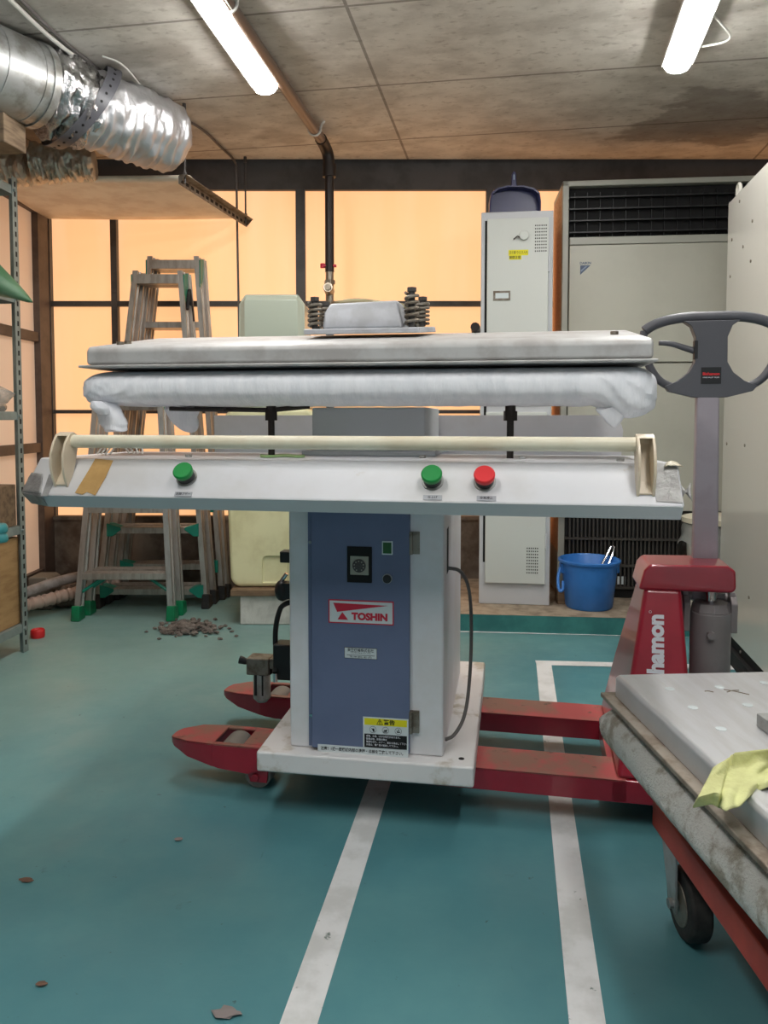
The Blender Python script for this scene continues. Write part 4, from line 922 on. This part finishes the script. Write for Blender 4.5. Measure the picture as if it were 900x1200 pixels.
# tapes
def onpanel(name, px, m, off=.0012, par=tb):
    b = MB(); pts = [pn(u, v)+sn*off for u, v in px]; b.loft([pts, [p+sn*.0006 for p in pts]]); return b.build(name, m, par)
onpanel('brown_tape', [(88, 578), (97, 580), (102, 577), (112, 581), (124, 560), (133, 540), (112, 538), (104, 552)], M['tape'])
onpanel('silver_tape', [(769, 588), (800, 590), (793, 548), (776, 543), (764, 543)], M['silver'])
b = MB()
A0, B0, A1, B1 = V((-.662, yf, .800)), V((-.738, -.236, .800)), V((-.690, yt_, zt2)), V((-.712, -.205, zt2))
nC = (B0-A0).cross(A1-A0).normalized(); nC = nC if nC.y < 0 else -nC
def crum(u, v):
    p = A0.lerp(A1, v*.55).lerp(B0.lerp(B1, v*.55), u)
    return p+nC*(.002+.0025*abs(noise.noise(V((u*5, v*5, 1)))))
b.grid(crum, 10, 8)
E0, E1 = V((-.655, -.262, .773)), V((-.722, -.225, .775))
b.grid(lambda u, v: A0.lerp(E0, v).lerp(B0.lerp(E1, v), u)+V((-.5, -.85, -.2))*(.002+.003*abs(noise.noise(V((u*4, v*4, 6))))), 10, 6)
b.build('silver_tape', M['silver'], tb, solid=.0012)
onpanel('silver_tape', [(49, 582), (56, 582), (66, 560), (58, 556)], M['silver'])
b = MB(); b.grid(lambda u, v: V((.640+.034*u, -.235+.03*v, .872+.007*math.sin(u*3.1)*(.4+v)+.005*noise.noise(V((u*4, v*4, 3))))), 7, 7); b.build('loose_tape', M['cream'], tb, solid=.0012)
b = MB(); p = PF.lz(757, 577, .85); b.grid(lambda u, v: V((.668+.018*u, -.26+.02*v, .815+.02*v+.01*math.sin(u*4+v*3))), 5, 5); b.build('loose_tape', M['silver'], tb, solid=.001)
b = MB(); b.grid(lambda u, v: (lambda q: V((q.x, q.y, .8772)))(PF.lz(305+52*u, 536-3*v+.6*math.sin(u*9), .876)), 8, 4); b.build('green_tape', M['gtape'], tb, solid=.0008)
for u, v in ((221, 535), (612, 537), (727, 540), (495, 536)):
    q = PF.lz(u, v, .876); b = MB(); b.cyl((q.x, q.y, .874), (q.x, q.y, .881), .008, n=12); b.build('table_screw', M['steel'], tb)
# hand rail
rl = MB(); rl.cyl((-.612, -.242, .915), (.585, -.242, .915), .0145, n=24); rl = rl.build('hand_rail', M['cream'], t)
def bracket(x0, x1):
    back = [(-.248, .841), (-.237, .866), (-.228, .896), (-.223, .916), (-.228, .930), (-.242, .936)]
    front = [(-.258, .931), (-.274, .912), (-.284, .888), (-.285, .862), (-.279, .838), (-.268, .816)]
    b = MB(); b.prism(back+front, 'x', x0, x0+.0055); b.prism(back+front, 'x', x1-.0055, x1)
    bk_ = back+front[:1]
    b.prism(bk_+[(p[0]-.004, p[1]-(.004 if p[1] > .92 else 0)) for p in bk_[::-1]], 'x', x0+.004, x1-.004)
    b.prism([(-.266, .8185), (-.249, .840), (-.253, .8435), (-.270, .822)], 'x', x0+.004, x1-.004)
    b.build('rail_bracket', M['creamb'], rl, bevel=.002)
bracket(-.640, -.606); bracket(.582, .616)
# bundle of thin white wires behind the rail
for k in range(4):
    b = MB(); p = PF.lz(122+5*k, 534, .876); b.tube([(p.x-.03, p.y+.02, .878), (p.x-.01, p.y+.03, .91), (p.x+.02+.01*k, p.y+.035, .912-.006*k), (p.x+.05, p.y+.03, .88)], .0022, n=6, smooth=2); b.build('wire', M['wcable'], t)

# support post, apron, steam pipes
b = MB(); b.box(-.146, .137, .06, .42, .80, .992); b.build('support_post', M['post'], t, bevel=.004)
b = MB(); b.box(-.165, .165, .03, .45, .874, .886); b.build('post_flange', M['post'], t, bevel=.002)
ap = [(-.55, .80), (.645, .80), (.652, .93), (.648, .945), (.64, .957), (.625, .967), (.60, .973), (-.55, .973)]
b = MB(); b.prism(ap, 'y', .43, .436); b.build('rear_apron', M['white'], t)
for u in (318, 598):
    x = ly(u, 500, -.02).x; b = MB(); b.cyl((x, -.02, .874), (x, -.02, 1.0), .008, n=14); b.cyl((x, -.02, .960), (x, -.02, .982), .016, n=6); b.cyl((x, -.02, .982), (x, -.02, 1.0), .012, n=14); b.build('steam_pipe', M['pipe'], t)
x = ly(318, 500, -.02).x; b = MB(); b.cyl((x, -.02, .985), (x-.19, -.03, .988), .006, n=10); b.cyl((x, -.02, .985), (x+.09, .0, .994), .006, n=10); b.cyl((x-.10, -.06, .985), (x-.24, -.06, .988), .005, n=10); b.build('drain_pipe', M['pipe'], t)

# padded buck in its white cotton cover
bk = MB(); NX = 150; NT = 44; loops = []
for i in range(NX+1):
    f = i/NX; s_ = f*2-1
    x = s_*.655-.006; e = max(0, (abs(s_)-.92)/.08); sc_ = math.sqrt(max(.0, 1-e*e))*.92+.08*(1-e)
    lp_ = []
    for j in range(NT):
        th = 2*math.pi*j/NT; cs, sn_ = math.cos(th), math.sin(th)
        yy = math.copysign(abs(cs)**.5, cs)*.185; zz = math.copysign(abs(sn_)**.72, sn_)*.0425
        y = .035+yy*(.74+.26*sc_); z = 1.0365+zz*(.22+.78*sc_)
        fr = max(0, -cs)
        R_ = max(0, min(1, (s_-.81)/.10)); L_ = max(0, min(1, (-s_-.90)/.08))
        R_ = R_*R_*(3-2*R_); L_ = L_*L_*(3-2*L_)
        lo_ = max(0, .55-sn_)/1.55
        z -= (R_*.055+L_*.018)*lo_*(.25+.75*fr)
        ends = max(0, abs(s_)-.70)/.30
        # long soft folds that run round the roll, tighter and twisted at the gathered ends
        ph = x*44+sn_*(1.1+6.0*ends)*(1 if s_ > 0 else -1)
        n1 = noise.noise(V((ph, sn_*.7, 2.0)))
        n2 = noise.noise(V((ph*2.3, sn_*1.1, 7.0)))
        amp = .0022+.012*ends
        d_ = amp*(n1+.45*n2)
        y += d_*fr*1.3; z += d_*.8*(1 if sn_ < .3 else .2)
        lp_.append(V((x+.004*ends*n2, y, min(z, 1.0790))))
    loops.append(lp_)
bk.loft(loops); bk = bk.build('buck', M['cloth'], t, ang=80, sub=1)
def cloth_lump(name, pts, r, seed, m='cloth', flat=1.0, n=18):
    b = MB(); pts = [V(p) for p in pts]; k = 14; loops = []
    for i in range(k):
        f = i/(k-1)*(len(pts)-1); j = min(int(f), len(pts)-2); p = pts[j].lerp(pts[j+1], f-j); rr_ = r(i/(k-1)); lp_ = []
        for q in range(n):
            th = 2*math.pi*q/n; kk = 1+.22*noise.noise(V((math.cos(th)*2, math.sin(th)*2, i*.25+seed)))
            lp_.append(p+V((math.cos(th)*rr_*kk, math.sin(th)*rr_*kk*flat, .10*rr_*math.sin(3*th))))
        loops.append(lp_)
    b.loft(loops); return b.build(name, M[m], bk, ang=80, sub=1)
q = lambda u, v, c: ly(u, v, c)
cloth_lump('cover_knot', [q(118, 462, -.11), q(128, 482, -.11), q(134, 497, -.11), q(136, 506, -.11)], lambda f: .018+.016*math.sin(min(1, f*1.3)*2.4), 3, flat=.8)
cloth_lump('cover_knot', [q(112, 470, -.15), q(117, 478, -.155), q(122, 486, -.15)], lambda f: .011+.008*math.sin(f*3.1), 6)
cloth_lump('cover_flap', [q(214, 476, -.02), q(214, 488, -.02), q(220, 500, -.02), q(224, 507, -.02)], lambda f: .044*(1-f)**.55+.004, 9, flat=.35)
cloth_lump('cover_flap', [q(718, 478, -.11), q(718, 486, -.11), q(719, 494, -.11), q(720, 501, -.11)], lambda f: .034*(1-f)**.8+.002, 12, flat=.45)
cloth_lump('cover_flap', [q(158, 470, -.09), q(180, 476, -.06), q(200, 476, -.04)], lambda f: .012, 18)

# upper head
hd = MB(); pr = [(-.15, 1.089), (-.15, 1.122), (-.140, 1.131), (.215, 1.186), (.235, 1.18), (.235, 1.089)]
hd.prism(pr, 'x', -.628, .630); hd = hd.build('head', M['head'], t, bevel=.007, seg=3)
b = MB(); b.box(-.642, .638, -.162, .245, 1.0815, 1.0875); b.build('head_flange', M['head'], t, bevel=.003)
for u, v in ((141, 404), (720, 392), (150, 403)):
    q_ = PF.pl(u, v, (0, -.14, 1.131), V((0, -.055, .355)).normalized()); b = MB(); b.cyl(q_-EZ*.003, q_+EZ*.007, .009, n=16); b.build('head_bolt', M['brass'], hd)
# cover on top with springs
b = MB(); zc0 = 1.168
b.loft([[(-.158, .03, zc0), (.128, .03, zc0), (.150, .20, zc0+.02), (-.158, .20, zc0+.02)], [(-.158, .03, zc0+.014), (.125, .03, zc0+.014), (.147, .20, zc0+.034), (-.158, .20, zc0+.034)]])
cv = b.build('hanger_plate', M['cast'], t, bevel=.003)
b = MB(); b.loft([[(-.116, .045, zc0+.013), (.086, .045, zc0+.013), (.086, .18, zc0+.025), (-.116, .18, zc0+.025)], [(-.112, .048, zc0+.055), (.075, .048, zc0+.055), (.075, .18, zc0+.06), (-.112, .18, zc0+.06)], [(-.100, .065, zc0+.080), (.070, .065, zc0+.084), (.070, .17, zc0+.088), (-.100, .17, zc0+.083)]])
b.build('hanger_cover', M['cast'], cv, bevel=.008, seg=3)
for x, y, z, h_ in ((-.136, .055, zc0+.014, .062), (.103, .065, zc0+.015, .080), (.118, .165, zc0+.032, .055), (-.136, .165, zc0+.030, .05)):
    b = MB(); n_t = 5.5; b.tube([(x+.015*math.cos(i*.45), y+.015*math.sin(i*.45), z+.006+h_*i/77) for i in range(78)], .0038, n=8); b.build('spring', M['rustysteel'], cv)
    b = MB(); b.cyl((x, y, z), (x, y, z+h_+.012), .008, n=10); b.cyl((x, y, z+h_+.008), (x, y, z+h_+.018), .012, n=6); b.build('spring_bolt', M['dsteel'], cv)
# air filter regulator at left of column, with hoses
zf = PF.ly(310, 772, .30)
fx, fz = -.30, zf.z
fl = PF.ly
Yf = .28
g = lambda u, v: fl(u, v, Yf)
b = MB(); a, c = g(292, 768), g(318, 784); b.box(a.x, c.x, Yf-.028, Yf+.028, c.z-.012, a.z); a2 = g(318, 772); c2_ = g(336, 778); b.box(a2.x-.002, -.178, Yf-.02, Yf+.02, c2_.z-.012, a2.z+.006); af = b.build('air_filter', M['rustysteel'], t, bevel=.004)
b = MB(); p = g(307, 800); b.cyl((p.x, Yf, g(307, 782).z), (p.x, Yf, g(307, 818).z), .025, n=24); b.cyl((p.x, Yf, g(307, 818).z), (p.x, Yf, g(307, 822).z), .022, .014, n=24); b.build('filter_bowl', M['steel'], af, bevel=.003)
b = MB(); p = g(309, 782); b.cyl((p.x, Yf, p.z-.018), (p.x, Yf, p.z+.016), .026, n=24); b.build('bowl_guard', M['black'], af, bevel=.003)
for dx in (-.014, .010):
    p = g(307+dx*300, 800); b = MB(); b.box(p.x-.004, p.x+.004, Yf-.024, Yf-.018, g(307, 812).z, g(307, 788).z); b.build('sight_slot', M['black'], af)
p = g(284, 773.5); b = MB(); b.tube([g(292, 775), g(288, 775), g(285, 774), g(281, 773)], lambda f: .008+.004*f, n=10); b.build('drain_knob', M['black'], af)
b = MB(); b.box(g(323, 765).x, -.178, Yf-.03, Yf+.03, g(323, 793).z, g(323, 752).z); b.build('regulator', M['black'], af, bevel=.006)
b = MB(); p = g(327, 788); b.cyl((p.x, Yf-.035, g(327, 794).z), (p.x, Yf-.035, g(327, 784).z), .007, n=12); b.build('hose_fitting', M['chrome'], af)
b = MB(); b.tube([(g(327, 784).x, Yf-.035, g(327, 784).z), g(324, 768), g(322, 745), g(325, 722), g(332, 705), (-.17, Yf, g(336, 700).z)], .0075, n=10, smooth=3); b.build('air_hose', M['black'], t)
b = MB(); b.blob(g(331, 692), .026, .9, 1, 1.2, 2, 2, .1); b.box(g(332, 690).x, -.178, Yf-.02, Yf+.02, g(332, 700).z, g(332, 682).z); b.build('motor_cap', M['black'], t)
b = MB(); b.tube([g(336, 672), g(329, 682), g(326, 690), g(333, 692)], .006, n=8, smooth=1); b.build('chrome_bend', M['chrome'], t)
b = MB(); b.box(g(330, 650).x, -.178, Yf-.02, Yf+.02, g(330, 658).z, g(330, 645).z); b.build('side_switch', M['black'], t, bevel=.003)
# steam inlet fitting behind the head
b = MB(); p = PF.ly(558, 388, .25); b.cyl((p.x, .25, 1.185), (p.x, .25, p.z+.0), .010, n=12); b.tube([(p.x, .25, p.z-.004), (p.x, .22, p.z+.006), (p.x, .19, p.z+.004)], .012, n=10); b.cyl((p.x, .235, 1.09), (p.x, .235, 1.19), .010, n=10); b.build('steam_inlet', M['pipe'], t)
# canvas strip folded on the head behind the cover
b = MB()
def canv(u, v):
    p = PF.ly(397+100*u, 356+14*(u*u)*.8+ (8*abs(u-.25) if u < .25 else 0), .20); return V((p.x, .155+.06*v, p.z+.006*math.sin(v*9)-.0+.004*noise.noise(V((u*6, v*4, 2)))))
b.grid(canv, 16, 8)
b.grid(lambda u, v: (lambda p: V((p.x, .19+.03*v, 1.186+(p.z-1.186)*(1-v*.9))))(PF.ly(397+100*u, 356+14*(u*u)*.8, .20)), 16, 5)
o = b.build('canvas_strip', M['canvas'], None, solid=.006, ang=60); o.location = PF.o; o.rotation_euler.z = PF.t; tag(o, 'tan canvas strip folded on the press head behind the springs', 'cloth')

# ================================================================== TROLLEY, PRESS HEAD AND RAG at right
CFm = Fr(.45, 1.47, -1.0)
t = thing('trolley', 'red steel trolley on casters at the lower right corner', 'trolley', CFm.o, CFm.t)
def bar(name, x0, x1, y0, y1, z0, z1, par=t): b = MB(); b.box(x0, x1, y0, y1, z0, z1); return b.build(name, M['tred'], par, bevel=.003)
bar('side_bar', .060, .066, -1.1, -.045, .192, .242); bar('side_bar_flange', .060, .105, -1.1, -.045, .237, .2425)
ib = bar('inner_beam', .150, .20, -1.1, -.06, .236, .305); bar('far_beam', .62, .67, -1.1, -.06, .236, .305); bar('far_side_bar', .72, .77, -1.1, -.045, .192, .242)
bar('cross_bar', .06, .77, -.09, -.045, .192, .236); bar('cross_bar', .06, .77, -1.1, -1.055, .192, .236); bar('cross_bar', .06, .77, -.60, -.55, .192, .236)
a = CFm.lx(850, 1003, .1495); c = CFm.lx(889, 1072, .1495)
b = MB(); b.box(.1485, .150, c.y, a.y, (.245), .297); st = b.build('beam_sticker', mat('navy_sticker', srgb(34, 42, 52), .5), ib)
b = MB(); text_into(b, 'ZUUU', .05, (.1480, (a.y+c.y)/2, .271), V((0, -1, 0)), EZ, .02, sx=.8); b.build('lettering', M['paper'], st, norm=False)
def caster(x, y):
    k = MB(); k.box(x-.045, x+.045, y-.045, y+.045, .182, .192); k.cyl((x, y, .165), (x, y, .183), .035, n=24)
    k = k.build('caster', M['steel'], t, bevel=.002)
    b = MB()
    for s_ in (-1, 1):
        b.prism([(y-.035, .17), (y+.035, .17), (y+.02-.028, .055), (y-.012-.028, .05)], 'x', x+s_*.030-.002, x+s_*.030+.002)
    b.cyl((x-.04, y-.026, .064), (x+.04, y-.026, .064), .009, n=12); b.box(x-.03, x+.03, y-.035, y+.035, .165, .17); b.build('caster_fork', M['steel'], k)
    b = MB(); b.cyl((x-.020, y-.026, .064), (x+.020, y-.026, .064), .064, n=36); b.build('caster_wheel', M['rubber'], k, bevel=.008, seg=3)
    b = MB(); b.cyl((x-.0225, y-.026, .064), (x+.0225, y-.026, .064), .040, n=28); b.build('wheel_hub', M['rustysteel'], k, bevel=.002)
caster(.118, -.06); caster(.70, -.06); caster(.118, -1.03); caster(.70, -1.03)
TRm = CFm; HFm = Fr(.45, 1.47, -3.4); CFm = HFm
t = thing('press_head', 'stainless press plate with mottled towel padding lying on the red trolley', 'press head', HFm.o, HFm.t)
X1, Y1 = .78, -1.0
b = MB(); b.loft([[(.0, 0, .425), (X1, 0, .425), (X1, Y1, .425), (.0, Y1, .425)], [(.0, 0, .463), (X1, 0, .463), (X1, Y1, .463), (0, Y1, .463)], [(.006, -.005, .470), (X1, -.005, .470), (X1, Y1, .470), (.006, Y1, .470)]]); pt = b.build('plate', M['stain'], t, bevel=.003)
b = MB(); b.box(-.022, X1+.02, Y1-.02, .02, .418, .427); b.build('plate_flange', M['flange'], t, bevel=.002)
for u, v in ((785, 807), (812, 829), (843, 805), (876, 826), (845, 854), (896, 800)):
    p = CFm.lz(u, v, .4704); b = MB(); b.cyl((p.x, p.y, .470), (p.x, p.y, .4708), .0085, n=20); b.build('bolt_disc', M['paper'], pt)
b = MB()
for u0, v0, u1, v1 in ((848, 808, 878, 814), (852, 811, 866, 809), (826, 810, 836, 811)):
    p, q_ = CFm.lz(u0, v0, .4705), CFm.lz(u1, v1, .4705); b.tube([p, p.lerp(q_, .5)+V((0, .004, 0)), q_], .0011, n=5, smooth=1)
b.build('scratch', M['flange'], pt)
p = CFm.lz(898, 860, .47); b = MB(); b.box(p.x, p.x+.03, p.y-.02, p.y+.03, .4705, .492); b.build('clamp_block', M['steel'], pt, bevel=.002)
# towel pad: superellipse body under the flange
b = MB(); NX = 120; NT = 40; loops = []
for i in range(NX+1):
    s_ = i/NX; y = .045-1.07*s_; e = max(0, (.06-s_)/.06); k = math.sqrt(max(0.02, 1-e*e)); lp_ = []
    for j in range(NT):
        th = 2*math.pi*j/NT; cs, sn_ = math.cos(th), math.sin(th)
        x = .385+math.copysign(abs(cs)**.26, cs)*.410*(.96+.04*k); z = .359+math.copysign(abs(sn_)**.9, sn_)*.060*(.3+.7*k)
        n1 = noise.noise(V((x*14, y*14, z*14)))*.008+noise.noise(V((x*70, y*70, z*70)))*.0035+noise.noise(V((x*160, y*160, z*160)))*.0022
        x += n1*(1 if cs > 0 else -1); z += n1 if sn_ < 0 else 0
        lp_.append(V((x, y, max(.3055, min(z, .4175)))))
    loops.append(lp_)
b.loft(loops); b.build('towel_pad', M['towel'], t, ang=80)
# rag
b = MB()
def rag(u, v):
    # u along the hanging edge (left->right), v from hem to top
    pts0 = [(812, 946), (833, 942), (850, 950), (866, 945), (884, 928), (905, 920), (940, 905)]
    pts1 = [(836, 900), (848, 892), (862, 882), (880, 880), (905, 878), (925, 870), (960, 860)]
    f = u*6; j = min(int(f), 5); g_ = f-j
    a = V((pts0[j][0]+(pts0[j+1][0]-pts0[j][0])*g_, pts0[j][1]+(pts0[j+1][1]-pts0[j][1])*g_, 0)); c = V((pts1[j][0]+(pts1[j+1][0]-pts1[j][0])*g_, pts1[j][1]+(pts1[j+1][1]-pts1[j][1])*g_, 0))
    p = a.lerp(c, v); z = .4735 if v > .25 else .4735-.02*(.25-v)/.25*(1 if u < .3 else .3)
    z += .012*max(0, noise.noise(V((u*4, v*3, 5))))+ (.016*math.sin(u*14)**2*max(0, .5-v) if u > .25 else .004)+(.018*max(0, v-.75)/.25 if u > .3 else 0)
    q_ = CFm.lz(p.x, p.y, z); q_.z = z; return q_
b.grid(rag, 40, 20)
o = b.build('cleaning_rag', M['rag'], None, solid=.002, ang=60); o.location = CFm.o; o.rotation_euler.z = CFm.t; tag(o, 'pale yellow rag draped over the press plate edge', 'rag')

# ------------------------------------------------------------------ litter on the floor
fl0 = None
for k, (u, v, s_, mm, lb) in enumerate(((266, 1189, .030, 'pflake', 'greyish pink flake near the bottom edge of the floor'), (32, 1033, .020, 'flake', 'brown flake on the floor at the far left'), (209, 985, .012, 'pflake', 'pale flake on the floor, left of the long white line'), (49, 1155, .012, 'flake', 'brown flake on the floor in the lower left corner'))):
    p = atZ(u, v, 0); b = MB(); b.blob((0, 0, .004), s_*.5, 1.5, .8, .22, k+20, 2, .8); o = b.build('paint_flake', M[mm], ang=40); o.location = (p.x, p.y, 0); tag(o, lb, 'flake', 'loose flakes on the teal floor')
